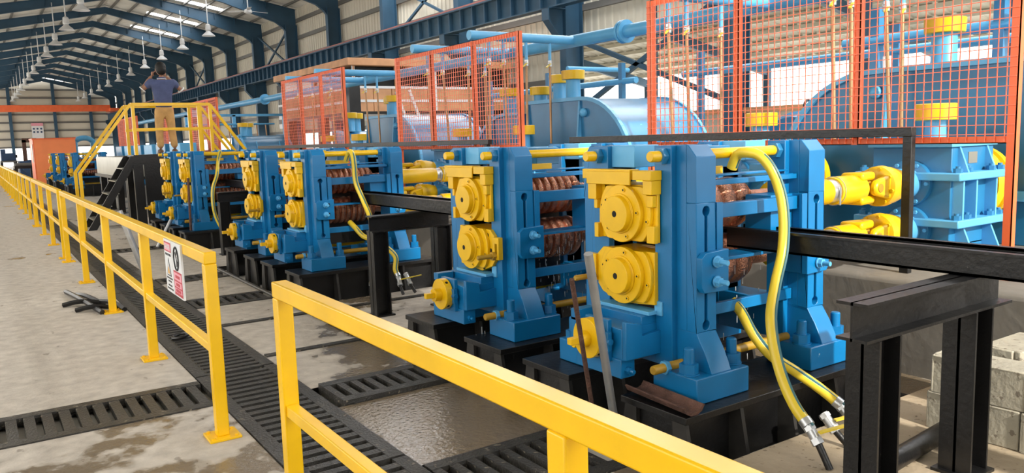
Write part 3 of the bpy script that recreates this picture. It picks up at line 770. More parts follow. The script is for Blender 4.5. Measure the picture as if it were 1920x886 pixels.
# drive motors beyond the gearboxes
for i, (y, lab) in enumerate(((6.4, 'blue-grey ribbed motor beside the nearest gearbox, with lifting eyes'), (12.0, 'blue-grey drive motor behind the middle mesh guard'))):
    R = thing('drive_motor', (9.3, y, .62), lab, 'motor', 'drive motors')
    MB().lathe('x', (y, 1.25), [(8.55, .2), (8.6, .50), (8.72, .55), (10.0, .55), (10.1, .48), (10.14, .2)], 36).build('shell', 'gblue', R)
    for x in (8.75, 9.1, 9.5, 9.9): MB().lathe('x', (y, 1.25), [(x, .57), (x+.05, .57)], 36).build('band', 'lblue', R)
    for x in (8.95, 9.75):
        mb = MB(); mb.tube([(x+.075*math.cos(2*PI*k/16), y, 1.88+.075*math.sin(2*PI*k/16)) for k in range(17)], .018, 8); mb.build('lifting_eye', 'ink', R)
    MB().box(8.6, 10.1, y-.5, y+.5, .62, .80).build('foot', 'gblue', R)
# ================================================================== GRATINGS
def grating_long(y0, y1, label):
    R = thing('drain_grating', (1.41, (y0+y1)/2, -0.03), label, 'grating', 'drain gratings along the walkway')
    MB().box(1.135, 1.215, y0, y1, -.03, .008).build('frame_side', 'grate', R); MB().box(1.605, 1.685, y0, y1, -.03, .008).build('frame_side', 'grate', R)
    n = int(round((y1-y0)/.1)); p = (y1-y0)/n
    b0 = None
    for i in range(n):
        if b0 is None: b0 = MB().box(1.21, 1.61, y0, y0+p*.55, -.03, .006).build('bar', 'grate', R); continue
        inst(b0, R, (0, p*i, 0))
    return R
cuts = [2.0, 3.55, 5.7, 7.7, 9.7, 11.7, 13.7, 15.7]
gl = ['nearest section of the long slotted drain grating, below the near railing', 'section of long drain grating beside the floor cross grating', 'third section of the long drain grating, by the warning signs', 'fourth section of the long drain grating from the front', 'fifth section of the long drain grating from the front', 'sixth section of the long drain grating from the front', 'seventh section of the long drain grating, just before the stair']
for i in range(len(cuts)-1): grating_long(cuts[i]+.012, cuts[i+1]-.012, gl[i])
g = MB()
y = 15.72
while y < 40:
    g.box(1.2, 1.62, y, y+.06, -.03, .006); y += .12
g = g.box(1.135, 1.215, 15.72, 40, -.03, .008).box(1.605, 1.685, 15.72, 40, -.03, .008).build('drain_grating_run', 'grate'); g['kind'] = 'stuff'
tag(g, 'far run of slotted drain grating beyond the stair', 'grating')
def grating_cross(x0, x1, y0, y1, pitch, label, duty=.62, skew=0.0, z=0.008, my=.085):
    R = thing('drain_grating', ((x0+x1)/2, (y0+y1)/2, -0.04), label, 'grating', 'cross drain gratings')
    MB().box(x0, x1, y0, y0+my, -.04, z).build('frame_side', 'grate', R); MB().box(x0, x1, y1-my, y1, -.04, z).build('frame_side', 'grate', R)
    n = int(round((x1-x0)/pitch)); p = (x1-x0)/n; b0 = None
    for i in range(n+1):
        if b0 is None: b0 = MB().box(x0, x0+p*duty, y0+my*.9, y1-my*.9, -.04, z-.002).build('bar', 'grate', R); continue
        if i == n: 
            break
        inst(b0, R, (p*i, 0, 0))
    return R
grating_cross(-1.12, 1.125, 5.015, 5.605, .0935, 'slotted cross grating set in the walkway, left of the railing')
grating_cross(1.74, 2.49, 4.49, 4.94, .094, 'slotted cross grating in front of the second rolling stand, a bit raised', .5, 0, .03)
grating_cross(1.70, 2.49, 2.76, 3.38, .094, 'slotted cross grating in front of the nearest rolling stand', .5)
grating_cross(1.70, 2.49, 8.21, 8.73, .094, 'slotted cross grating in front of the third rolling stand', .5)
grating_cross(1.70, 2.49, 10.01, 10.44, .094, 'slotted cross grating in front of the fourth rolling stand', .5)
grating_cross(1.70, 2.49, 13.61, 14.09, .094, 'slotted cross grating in front of the fifth rolling stand', .5)
# flat strips and a floor pipe
solo(MB().box(1.70, 2.50, 5.92, 5.99, -.005, .012), 'floor_strip', 'grate', 'dark steel strip across the floor, nearer of two between second and third stands', 'strip')
solo(MB().box(1.70, 3.9, 7.20, 7.28, -.005, .012), 'floor_strip', 'grate', 'dark steel strip across the floor in front of the third rolling stand', 'strip')
solo(MB().tube([(2.49, 5.66, .018), (2.49, 8.0, .018), (2.52, 12.8, .018)], .02, 8), 'floor_pipe', 'grate', 'thin dark pipe lying on the floor along the mill line', 'pipe')
# ================================================================== YELLOW RAILINGS
def railing(y0, y1, posts, label, x=1.0, h=1.04, plates=True):
    R = thing('guard_railing', (x, (y0+y1)/2, 0), label, 'railing', 'yellow walkway railings')
    w = .066
    MB().box(x-w/2, x+w/2, y0-w/2, y1+w/2, h-.066, h).build('top_rail', 'ryellow', R, .006)
    MB().box(x-.025, x+.025, y0+w/2, y1-w/2, .475, .525).build('mid_rail', 'ryellow', R, .005)
    for y in posts:
        MB().box(x-w/2, x+w/2, y-w/2, y+w/2, .012, h-.066).build('post', 'ryellow', R, .006)
        pl = MB().box(x-.085, x+.085, y-.085, y+.085, 0, .014).build('base_plate', 'ryellow', R, .002)
        for a in (-.062, .062):
            for b in (-.062, .062): MB().lathe('z', (x+a, y+b), [(.014, .011), (.022, .011)], 6).build('anchor', 'ryellow', pl)
    return R
railing(-0.62, 3.205, (-0.62, 1.30, 3.205), 'near yellow railing cutting across the foreground')
railing(4.44, 13.1, (4.44, 6.47, 8.64, 10.85, 13.1), 'yellow railing carrying the two warning signs')
yy = 13.6; k = 2; ol = ['third', 'fourth', 'fifth', 'sixth', 'seventh', 'eighth']
for i in range(6):
    L = 6.3
    railing(yy, yy+L, [yy+L*j/3 for j in range(4)], '%s yellow railing section from the front along the walkway' % ol[i]); yy += L+.35
MB_far = MB().box(0.55, 1.05, 52.1, 52.2, 0, 1.05).box(.2, .55, 52.1, 52.2, 0, 1.05)
# ================================================================== WARNING SIGNS
ROT = (PI/2, 0, -PI/2)
def sign_base(y0, y1, label):
    R = thing('warning_sign', (.965, (y0+y1)/2, .69), label, 'sign')
    MB().box(.955, .9665, y0, y1, .695, 1.03).build('panel', 'white', R)
    return R
s1 = sign_base(5.205, 5.43, 'warning sign with a red heading and a triangle, left of the pair on the railing')
MB().box(.9535, .955, 5.22, 5.415, .955, 1.015).build('heading', 'red', s1); MB().box(.9528, .9535, 5.232, 5.403, .963, 1.007).build('heading_field', 'pink', s1)
text_mesh('DANGER', .040, 'white', s1, (.9524, 5.3175, .985), ROT)
text_mesh('DO NOT TOUCH', .021, 'ink', s1, (.9545, 5.3175, .935), ROT)
MB().prism('x', [(5.255, .80), (5.38, .80), (5.3175, .915)], .9535, .955).build('triangle', 'ink', s1)
MB().prism('x', [(5.272, .808), (5.363, .808), (5.3175, .895)], .9528, .9535).build('triangle_field', 'white', s1)
MB().prism('x', [(5.29, .815), (5.345, .815), (5.335, .845), (5.32, .865), (5.30, .84)], .9522, .9528).build('symbol', 'amber', s1)
for q, (a, z) in enumerate(((.085, .785), (.05, .765), (.055, .738), (.085, .717))): MB().box(.9538, .955, 5.3175-a, 5.3175+a, z-.005, z+.005).build('print_line', 'ink', s1)
s2 = sign_base(4.94, 5.195, 'warning sign with a round symbol over red panels, right of the pair on the railing')
MB().tube([(.9535, 5.0675+.062*math.cos(2*PI*k/24), .935+.07*math.sin(2*PI*k/24)) for k in range(25)], .006, 6).build('ring', 'ink', s2)
MB().box(.9535, .955, 5.0575, 5.0775, .885, .95).ball((.9545, 5.0675, .968), .014, 10, (.1, 1, 1)).prism('x', [(5.03, .90), (5.04, .89), (5.105, .965), (5.095, .975)], .953, .955).build('symbol', 'ink', s2)
MB().box(.9535, .955, 4.955, 5.18, .705, .855).build('red_field', 'red', s2); MB().box(.9528, .9535, 4.965, 5.17, .80, .845).box(.9528, .9535, 4.97, 5.165, .758, .79).box(.9528, .9535, 4.965, 5.17, .722, .748).build('pale_field', 'pink', s2)
for a, z in ((.06, .822), (.055, .774), (.07, .735)): MB().box(.9522, .9528, 5.0675-a, 5.0675+a, z-.009, z+.009).build('print_line', 'red', s2)
# ================================================================== BEAM SUPPORTS AND GUIDE TROUGHS
def ibeam_v(mb, x, y, z0, z1, w, d, t=.012):
    """upright I section, flanges facing -X/+X"""
    return mb.box(x-d/2, x-d/2+t, y-w/2, y+w/2, z0, z1).box(x+d/2-t, x+d/2, y-w/2, y+w/2, z0, z1).box(x-d/2, x+d/2, y-t/2, y+t/2, z0, z1)
def support(xa, xb, legs, yc, z0, ztop, label, hb=.15, wb=.13, yl=0):
    R = thing('beam_support', ((xa+xb)/2, yc, z0), label, 'steel support', 'black trestles under the guide troughs')
    MB().box(xa, xb, yc-wb/2, yc+wb/2, ztop-.012, ztop).box(xa, xb, yc-wb/2, yc+wb/2, ztop-hb, ztop-hb+.012).box(xa, xb, yc-.005, yc+.005, ztop-hb, ztop).build('cross_beam', 'black', R)
    for x in legs:
        l = ibeam_v(MB(), x, yc, z0+.012, ztop-hb, .14, .15).build('leg', 'black', R)
        MB().box(x-.1, x+.1, yc-.09, yc+.09, z0, z0+.014).build('base_plate', 'black', l)
    return R
support(2.66, 3.78, (2.81, 3.53), 1.70, .06, .95, 'black steel trestle in the right foreground, carrying the nearest trough')
support(2.92, 3.75, (3.0, 3.66), 6.68, .0, .93, 'black steel trestle between the second and third rolling stands')
support(2.92, 3.75, (3.0, 3.66), 12.1, .0, .93, 'black steel trestle in front of the fifth rolling stand')
def trough(x, y0, y1, label, z0=.94, z1=1.062):
    R = thing('guide_trough', (x, (y0+y1)/2, z0), label, 'guide trough', 'black guide troughs on the pass line')
    MB().box(x-.075, x-.065, y0, y1, z0, z1).build('side_plate', 'black', R); MB().box(x+.065, x+.075, y0, y1, z0, z1).build('side_plate', 'black', R)
    MB().box(x-.075, x+.075, y0, y1, z0, z0+.012).build('bottom_plate', 'black', R)
    MB().box(x-.11, x-.065, y0, y1, z1-.012, z1).box(x+.065, x+.11, y0, y1, z1-.012, z1).build('lip', 'black', R)
    return R
trough(3.55, -0.6, 3.0, 'long black guide trough leading right out of the nearest rolling stand', .951, 1.068)
trough(3.50, 5.35, 8.3, 'black guide trough between the second and third rolling stands')
trough(3.50, 10.65, 13.6, 'black guide trough between the fourth and fifth rolling stands')
# ================================================================== HOSES AND VALVES
def hose(pts, label, r=.028):
    R = thing('water_hose', pts[-1], label, 'hose', 'yellow water hoses')
    p = smooth_path(pts)
    MB().tube(p, r, 14).build('tube', 'hose', R)
    q = [Vector(a)+Vector((-.0, -r*.93, r*.15)) for a in p]
    MB().tube(q, r*.32, 6).build('stripe', 'stripe', R)
    d = (p[-1]-p[-2]).normalized()
    MB().cyl(p[-1]-d*.03, p[-1]+d*.005, r*1.12, 12).build('clip', 'steel', R)
    return R
def valve(p0, p1, p2, label, lever=(.12, -.05, .02)):
    p0, p1, p2 = Vector(p0), Vector(p1), Vector(p2)
    R = thing('ball_valve', p2, label, 'valve', 'ball valves on the cooling pipes')
    d = (p1-p0).normalized()
    MB().cyl(p0, p1, .024, 14).cyl(p0+d*.005, p0+d*.025, .029, 6).cyl(p1-d*.03, p1, .029, 6).build('body', 'steel', R)
    MB().cyl(p1, p2, .017, 12).build('pipe_stub', 'black', R)
    mid = (p0+p1)/2
    MB().bar(mid+Vector((0, -.03, .02)), mid+Vector(lever)+Vector((0, -.03, .02)), .022, .008).build('lever', 'hose', R)
    return R
hose([(3.351,2.86,1.40),(3.35,2.82,1.472),(3.358,2.76,1.483),(3.381,2.7,1.465),(3.399,2.64,1.393),(3.418,2.6,1.278),(3.411,2.57,1.143),(3.378,2.55,0.982),(3.287,2.52,0.832),(3.2,2.48,0.687),(3.149,2.42,0.545),(3.111,2.34,0.411),(3.095,2.26,0.304),(3.086,2.18,0.235)], 'long yellow water hose arching over the front of the nearest rolling stand')
valve((3.086,2.18,.232), (3.083,2.12,.16), (3.083,2.06,.06), 'silver ball valve at the foot of the arching hose')
hose([(3.331,2.84,.685),(3.338,2.78,.63),(3.336,2.7,.528),(3.38,2.62,.42),(3.447,2.52,.344),(3.52,2.42,.26),(3.56,2.33,.19)], 'shorter yellow hose running low out of the nearest rolling stand')
valve((3.56,2.33,.187), (3.565,2.27,.125), (3.57,2.2,.06), 'silver ball valve beside the trestle leg, at the low hose')
valve((3.345,2.28,.205), (3.35,2.21,.13), (3.37,2.14,.06), 'silver ball valve without a hose between the two hose ends')
solo(MB().tube([(3.10, 1.865, .108), (3.5, 1.90, .108), (3.88, 1.935, .108)], .045, 16), 'floor_pipe', 'black', 'thick black pipe lying on the slab behind the trestle', 'pipe')
hose([(3.333,8.15,1.40),(3.349,8.1,1.485),(3.356,8.05,1.5),(3.355,8.0,1.464),(3.344,7.95,1.352),(3.334,7.9,1.169),(3.368,7.80,.973),(3.36,7.62,.786),(3.34,7.6,.62),(3.323,7.58,.394),(3.313,7.56,.246),(3.296,7.55,.12)], 'yellow hose hanging over the front of the third rolling stand')
hose([(3.321,8.1,.739),(3.337,8.0,.687),(3.381,7.9,.60),(3.45,7.8,.56),(3.55,7.7,.48),(3.606,7.6,.381),(3.574,7.55,.26),(3.58,7.5,.19)], 'yellow hose low at the third stand, behind the trestle leg')
valve((3.58,7.5,.187), (3.565,7.43,.10), (3.56,7.36,.02), 'silver valve left of the pair on the floor by the third stand')
valve((3.69,7.55,.20), (3.70,7.46,.09), (3.71,7.38,.02), 'silver valve right of the pair on the floor by the third stand')
hose([(3.346,13.5,1.44),(3.34,13.45,1.513),(3.287,13.4,1.392),(3.176,13.1,1.154),(3.09,13.05,.951),(3.061,13.0,.711),(3.083,12.98,.503),(3.154,12.96,.30),(3.2,12.95,.15)], 'pale yellow hose looping down the fifth rolling stand')
# ================================================================== MESH GUARDS
def mesh_guard(y0, y1, posts, label, z0=1.47, z1=2.80, x=5.25, base=.62, pitch=.056):
    R = thing('mesh_guard', (x, (y0+y1)/2, base), label, 'mesh guard', 'orange mesh guards on the drive side')
    a = .05
    for y in posts:
        MB().box(x-.0055, x+a, y-a/2, y-a/2+.005, base if y in (posts[0], posts[-1]) else z0, z1).box(x-.0055, x+.0035, y-a/2, y+a/2, base if y in (posts[0], posts[-1]) else z0, z1).build('post', 'orange', R)
    MB().box(x-.004, x+.002, y0, y1, z1-.05, z1).box(x-.004, x+a, y0, y1, z1-.005, z1).build('top_rail', 'orange', R)
    MB().box(x-.004, x+.002, y0, y1, z0, z0+.045).box(x-.004, x+a, y0, y1, z0, z0+.006).build('bottom_rail', 'orange', R)
    w = MB(); t = .0026
    n = int((y1-y0)/pitch)
    for i in range(1, n):
        y = y0+(y1-y0)*i/n; w.box(x-.010-t, x-.010+t, y-t, y+t, z0+.01, z1-.01)
    m_ = int((z1-z0)/pitch)
    for i in range(1, m_):
        z = z0+(z1-z0)*i/m_; w.box(x-.016-t, x-.016+t, y0, y1, z-t, z+t)
    o = w.build('wire_mesh', 'wire', R); o['kind'] = 'stuff'
    return R
mesh_guard(2.30, 5.47, (2.32, 3.36, 4.44, 5.45), 'nearest orange mesh guard, at the right edge')
mesh_guard(7.56, 10.75, (7.58, 8.58, 9.68, 10.73), 'middle orange mesh guard, left of the big arched gearbox')
mesh_guard(12.78, 15.95, (12.80, 13.85, 14.9, 15.93), 'third orange mesh guard, in front of the wooden cabin', 1.47, 2.86)
mesh_guard(21.2, 24.2, (21.22, 22.2, 23.2, 24.18), 'distant orange mesh guard behind the man on the bridge', 1.47, 2.86)
mesh_guard(26.6, 29.0, (26.62, 27.8, 28.98), 'distant orange mesh guard behind the yellow stair rail, nearer of two', 1.47, 2.86)
mesh_guard(33.2, 38.0, (33.22, 34.8, 36.4, 37.98), 'distant orange mesh guard behind the yellow stair rail, farther of two', 1.47, 2.86)
# black flat handrail on posts along the drive side
def black_rail(y0, y1, posts, label, x=5.09, z=1.555, base=.62):
    R = thing('drive_side_rail', (x, (y0+y1)/2, base), label, 'railing', 'black drive-side rails')
    MB().box(x-.03, x+.03, y0, y1, z-.03, z+.03).build('top_rail', 'black', R, .004)
    for y in posts: MB().box(x-.025, x+.025, y-.03, y+.03, base, z-.03).build('post', 'black', R, .003)
    return R
black_rail(2.84, 6.43, (2.87, 6.35), 'black steel rail behind the nearest rolling stands')
black_rail(7.98, 17.2, (8.05, 11.4, 14.6), 'long black steel rail behind the third to sixth rolling stands')
# ================================================================== COOLING WATER PIPEWORK
hd = thing('header_pipe', (7.22, 16, 2.93), 'long light blue flanged water header running along the mill above the gearboxes', 'pipe')
MB().cyl((7.22, 1.5, 2.93), (7.22, 46, 2.93), .085, 20).build('pipe', 'lblue', hd)
for y in (7.95, 23.5, 33.0, 3.0): MB().lathe('y', (7.22, 2.93), [(y-.05, .15), (y-.01, .15), (y-.01, .14), (y+.01, .14), (y+.01, .15), (y+.05, .15)], 24).build('flange', 'lblue', hd)
nb = 0
names = ['nearest', 'second', 'third', 'fourth', 'fifth', 'sixth']
for i, (yb, dr) in enumerate(((3.9, (5.75, 6.0, 6.5, 6.75)), (5.65, (5.7, 5.95, 6.45, 6.7)), (8.97, (5.75, 5.98, 6.35, 6.75)), (10.58, (5.7, 5.95, 6.4, 6.7)), (14.57, (5.75, 6.0, 6.45, 6.7)), (16.25, (5.7, 6.0, 6.4)))):
    R = thing('branch_pipe', (6.3, yb, 2.93), 'light blue branch pipe with brass drop pipes, %s from the front' % names[i], 'pipe', 'branch pipes off the water header')
    MB().cyl((5.45, yb, 2.93), (7.22, yb, 2.93), .062, 18).build('pipe', 'lblue', R)
    for x in dr:
        j = random.uniform(-.06, .06)
        d = MB().cyl((x, yb, 2.88), (x, yb, 2.62), .022, 10).build('drop_stub', 'lblue', R)
        MB().cyl((x, yb, 2.64), (x, yb, 2.56), .03, 10).ball((x, yb, 2.6), .034, 10).build('valve_body', 'steel', d)
        MB().bar((x, yb-.02, 2.6), (x-.10, yb-.05, 2.54), .022, .01).build('lever', 'hose', d)
        MB().cyl((x, yb, 2.56), (x+j, yb-.05, 1.50), .017, 10).build('drop_pipe', 'brass', d)
# secondary low-pressure oil lines on posts behind the gearboxes
for i, (x, z, y0, y1, lab) in enumerate(((8.5, 2.55, 2.2, 5.6, 'nearer low blue oil line behind the arched gearboxes'), (10.45, 2.6, 2.2, 10.0, 'farther low blue oil line behind the arched gearboxes'), (10.45, 2.6, 11.2, 16.7, 'low blue oil line behind the middle mesh guard'))):
    R = thing('oil_pipe', (x, (y0+y1)/2, .62), lab, 'pipe', 'oil lines behind the gearboxes')
    MB().cyl((x, y0, z), (x, y1, z), .06, 16).build('pipe', 'lblue', R)
    for y in (y0+.4, (y0+y1)/2, y1-.4): MB().box(x-.05, x+.05, y-.05, y+.05, .62, z+.35).build('post', 'gblue', R)
    MB().cyl((x-.7, y0+1.2, z+.3), (x+.9, y0+1.2, z+.3), .045, 14).build('cross_pipe', 'lblue', R)
# far pipe frame right of the stair
R = thing('drop_pipe_rack', (7.0, 26.6, .2), 'distant blue pipe frame with thin drop pipes right of the stair', 'pipe frame')
MB().box(5.6, 8.8, 26.5, 26.6, 2.55, 2.63).build('top_beam', 'lblue', R)
for x in (5.65, 7.1, 8.75): MB().box(x-.05, x+.05, 26.5, 26.6, .0 if x > 8 else 2.2, 2.6).build('post', 'lblue', R)
for x in (5.9, 6.2, 6.5, 6.9, 7.2, 7.5, 7.8, 8.1): MB().cyl((x, 26.5, 2.3), (x+.04, 26.45, 1.3), .02, 8).build('drop_pipe', 'brass', R)
MB().cyl((5.6, 26.5, 2.3), (8.4, 26.5, 2.3), .03, 10).build('manifold', 'lblue', R)
# ================================================================== CONCRETE BLOCKS
def cblock(x, y, z, rot, label, sx=.2, sy=.42, sz=.19):
    R = thing('concrete_block', (x, y, z), label, 'concrete block', 'concrete blocks by the foundation')
    mb = MB(); hx, hy = sx/2, sy/2; e = .035
    # solid block with a grooved end
    mb.box(-hx, hx, -hy, hy, 0, sz).box(-hx+e, hx-e, hy, hy+.02, 0, sz).box(-hx, -hx+e*.8, hy, hy+.012, 0, sz)
    mb.v = [(v[0]+x, v[1]+y, v[2]+z) for v in mb.v]
    o = mb.build('body', 'block', R, .006)
    R.rotation_euler.z = rot
    return R
cblock(4.03, 1.86, .061, .02, 'grey concrete block at the bottom left of the block stack')
cblock(4.03, 1.42, .061, .02, 'grey concrete block at the bottom right of the block stack')
cblock(4.035, 1.845, .252, .02, 'grey grooved concrete block on top of the stack, left')
cblock(4.04, 1.40, .252, .02, 'grey concrete block on top of the stack, right')
cblock(4.52, 1.95, .061, 1.55, 'grey concrete block behind the stack, lower')
cblock(4.51, 1.90, .252, 1.56, 'grey concrete block behind the stack, on top')
# ================================================================== LOOSE ITEMS
solo(MB().cyl((2.66, 3.0, -.11), (2.26, 2.75, 1.068), .021, 14), 'steel_pipe', 'steel', 'shiny steel pipe leaning against the nearest rolling stand', 'pipe')
solo(MB().cyl((2.62, 3.12, -.11), (2.24, 2.85, .94), .012, 10), 'steel_rod', 'rust', 'thin brown rod leaning beside the shiny steel pipe', 'rod')
# curved rusty channel on the base beam
mb = MB(); P0, P1 = Vector((2.70, 2.93, .30)), Vector((2.665, 2.49, .30)); d = (P1-P0).normalized(); sd = Vector((-d.y, d.x, 0))
prof = [(-.055, .035), (-.04, .014), (-.015, .004), (.015, .004), (.04, .014), (.055, .035), (.065, .032), (.048, .004), (.02, -.012), (-.02, -.012), (-.048, .004), (-.065, .032)]
vs = [P0+sd*a+Vector((0, 0, b)) for a, b in prof]+[P1+sd*a+Vector((0, 0, b)) for a, b in prof]; n = len(prof)
mb.add(vs, [tuple(range(n)), tuple(range(n, 2*n))]+[(i, (i+1) % n, (i+1) % n+n, i+n) for i in range(n)])
solo(mb, 'rusty_channel', 'rust', 'curved rusty channel lying on the nearest base beam', 'scrap')
solo(MB().cyl((1.74, 11.5, .0), (1.52, 11.55, .80), .04, 12), 'steel_prop', 'steel', 'grey steel prop leaning behind the railing with the signs', 'pipe')
solo(MB().cyl((2.35, 13.9, .0), (2.72, 14.0, .62), .03, 10), 'steel_bar', 'steel', 'grey bar leaning below the discs of the fifth stand', 'bar')
solo(MB().cyl((2.75, 13.25, .29), (2.78, 13.3, 1.12), .02, 10), 'leaning_rod', 'rust', 'dark rod leaning on the front of the fifth stand', 'rod')
R = thing('rubber_scrap', (.8, 9.3, 0), 'small heap of black rubber scraps on the walkway by the railing', 'scrap')
for i, (a, b) in enumerate((((.72, 10.2), (.90, 8.6)), ((.62, 9.3), (1.0, 9.15)), ((.7, 8.9), (1.08, 8.75)), ((.80, 9.9), (.95, 9.2)), ((.9, 9.3), (1.1, 8.6)))):
    mid = ((a[0]+b[0])/2+random.uniform(-.05, .05), (a[1]+b[1])/2, .05)
    MB().tube(smooth_path([(a[0], a[1], .02), mid, (b[0], b[1], .02)], 4), .026, 6).build('strip', 'black', R)
R = thing('rubber_ring', (1.3, 7.0, .01), 'small dark ring lying on the long grating', 'ring')
MB().tube([(1.3+.06*math.cos(2*PI*k/16), 7.0+.07*math.sin(2*PI*k/16), .028+.01*math.cos(2*PI*k/16)) for k in range(17)], .014, 8).build('loop', 'black', R)
# ================================================================== OPERATOR CABIN
cb_ = thing('operator_cabin', (11.5, 24, 0), 'raised wooden operator cabin with dark windows behind the mesh guards', 'cabin')
x0, x1, y0, y1 = 9.0, 14.2, 21.1, 27.2
MB().box(x0, x1, y0, y1, 2.38, 2.46).build('floor_deck', 'black', cb_)
for i in range(9):
    a = x0+(x1-x0)*i/9; MB().box(a+.01, a+(x1-x0)/9-.01, y0, y0+.05, 2.46, 3.10).build('plank', 'wood', cb_)
for i in range(9):
    a = y0+.05+(y1-y0-.05)*i/9; MB().box(x0, x0+.05, a+.01, a+(y1-y0-.05)/9-.01, 2.46, 3.10).build('plank', 'wood', cb_)
for i in range(4):
    a = x0+.08+(x1-x0-.1)*i/4; MB().box(a, a+(x1-x0-.1)/4-.08, y0+.02, y0+.05, 3.2, 3.68).build('window', 'glass', cb_)
for i in range(4):
    a = y0+.08+(y1-y0-.1)*i/4; MB().box(x0+.02, x0+.05, a, a+(y1-y0-.1)/4-.08, 3.2, 3.68).build('window', 'glass', cb_)
MB().box(x0+.06, x1, y0+.06, y1, 2.46, 3.7).build('core', 'glass', cb_)
for z in (2.72, 3.10): MB().box(x0-.02, x1, y0-.02, y0, z, z+.07).box(x0-.02, x0, y0, y1, z, z+.07).build('white_rail', 'white', cb_)
for i in range(5):
    a = x0+(x1-x0)*i/4; MB().box(a-.04, a+.04, y0-.025, y0+.02, 2.46, 3.72).build('mullion', 'white' if i in (0, 2) else 'wood', cb_)
    a = y0+(y1-y0)*i/4; MB().box(x0-.025, x0+.02, a-.04, a+.04, 2.46, 3.72).build('mullion', 'wood', cb_)
MB().box(x0-.25, x1, y0-.25, y1+.2, 3.72, 3.92).build('roof', 'wood', cb_, .01)
for (x, y) in ((9.15, 21.3), (9.15, 27.0), (13.9, 21.3), (9.15, 24.0)): MB().box(x-.14, x+.14, y-.14, y+.14, 0, 2.38).build('leg', 'black', cb_)
for (za, zb) in ((0, 1),):
    for s_ in (0, .9):
        MB().bar((10.9+s_*0, 20.9-s_, 1.0), (10.2, 20.9-s_*.9, 3.0), .07, .07).build('stair_rail', 'white', cb_)
R = thing('black_post', (8.05, 18.95, 0), 'tall black steel post left of the wooden cabin panels', 'post')
MB().box(7.9, 8.2, 18.85, 19.05, 0, 3.14).build('shaft', 'black', R); MB().box(7.8, 8.3, 18.7, 19.2, 0, .03).build('base_plate', 'black', R)
R = thing('black_post', (8.9, 14.3, .62), 'black steel post behind the middle mesh guard', 'post')
MB().box(8.8, 9.05, 14.2, 14.4, .62, 3.2).build('shaft', 'black', R); MB().box(8.7, 9.15, 14.1, 14.5, .62, .65).build('base_plate', 'black', R)
# ================================================================== STAIR BRIDGE
br = thing('stair_bridge', (3.4, 18.4, 0), 'black crossover bridge with a stair and yellow handrails', 'stair')
PZ = 1.48; ya, yb = 17.9, 18.8
MB().box(2.72, 4.35, ya, yb, PZ-.04, PZ).build('deck', 'black', br)
for y in (ya, yb):
    MB().box(2.72, 4.35, y-.02, y+.02, PZ-.20, PZ-.03).build('deck_beam', 'black', br)
    MB().prism('y', [(1.76, 0), (1.92, 0), (2.84, PZ-.02), (2.66, PZ-.02)], y-.025, y+.025).build('stringer', 'black', br)
    MB().prism('y', [(5.35, .0), (5.2, .0), (4.25, PZ-.02), (4.42, PZ-.02)], y-.025, y+.025).build('stringer', 'black', br)
    for x in (2.78, 4.28): MB().box(x-.09, x+.09, y-.06, y+.06, 0, PZ-.2).build('leg', 'black', br)
for i in range(5):
    z = .22+.25*i; x = 1.84+(2.75-1.84)*z/PZ
    MB().box(x-.11, x+.11, ya, yb, z-.02, z).build('tread', 'sheet', br)
    MB().box(5.275-(x-1.84)-.11, 5.275-(x-1.84)+.11, ya, yb, z-.02, z).build('tread', 'black', br)
MB().box(2.9, 3.28, ya-.03, ya+.0, .05, PZ-.2).build('side_plate', 'black', br)
for y in (ya, yb):
    h = 1.03
    MB().bar((2.74, y, PZ+h), (4.30, y, PZ+h), .06, .06).build('top_rail', 'ryellow', br)
    MB().bar((2.74, y, PZ+.52), (4.30, y, PZ+.52), .05, .05).build('mid_rail', 'ryellow', br)
    for x in (2.78, 4.06, 4.30): MB().box(x-.03, x+.03, y-.03, y+.03, PZ, PZ+h).build('post', 'ryellow', br)
    MB().bar((2.74, y, PZ+h), (1.72, y, 1.16), .055, .055).build('stair_rail', 'ryellow', br)
    MB().box(1.69, 1.75, y-.03, y+.03, 0, 1.17).build('post', 'ryellow', br)
    MB().bar((4.30, y, PZ+h), (5.28, y, 1.1), .055, .055).build('stair_rail', 'ryellow', br)
    MB().bar((4.30, y, PZ+.52), (5.28, y, .6), .05, .05).build('stair_rail', 'ryellow', br)
    MB().box(5.25, 5.31, y-.03, y+.03, 0, 1.1).build('post', 'ryellow', br)
# ================================================================== FAR MACHINES
R = thing('guard_box', (3.4, 46.2, 0), 'big orange guard box behind the distant rolling stands', 'guard box')
MB().box(2.5, 4.3, 45.5, 45.56, 0, 2.22).build('front_panel', 'haze_orange', R); MB().box(2.45, 2.5, 45.5, 48.0, 0, 2.22).build('side_panel', 'orange', R)
MB().box(2.42, 4.33, 45.45, 48.0, 2.22, 2.28).build('lid', 'orange', R); MB().box(2.42, 2.455, 45.8, 46.4, 1.1, 2.0).build('slot', 'sheet', R)
R = thing('pipe_arch', (4.95, 48.5, 0), 'light blue pipe arch beside the orange guard box', 'pipe')
MB().tube(smooth_path([(4.55, 48.5, 0), (4.55, 48.5, 1.95), (4.62, 48.5, 2.16), (4.85, 48.5, 2.27), (5.15, 48.5, 2.27), (5.36, 48.5, 2.14), (5.42, 48.5, 1.9), (5.42, 48.5, 0)], 5), .14, 14).build('pipe', 'lblue', R)
R = thing('cooling_box', (3.5, 22.8, 0), 'stainless cooling box on black legs behind the bridge', 'cooling box')
MB().box(2.9, 4.1, 20.6, 25.6, .95, 1.42).build('cover', 'sheet', R)
for y in (20.8, 22.4, 24.0, 25.4):
    MB().box(2.95, 3.1, y-.08, y+.08, 0, .95).build('leg', 'black', R); MB().box(3.9, 4.05, y-.08, y+.08, 0, .95).build('leg', 'black', R)
MB().box(2.85, 4.15, 20.5, 25.7, .88, .95).build('bed', 'black', R)
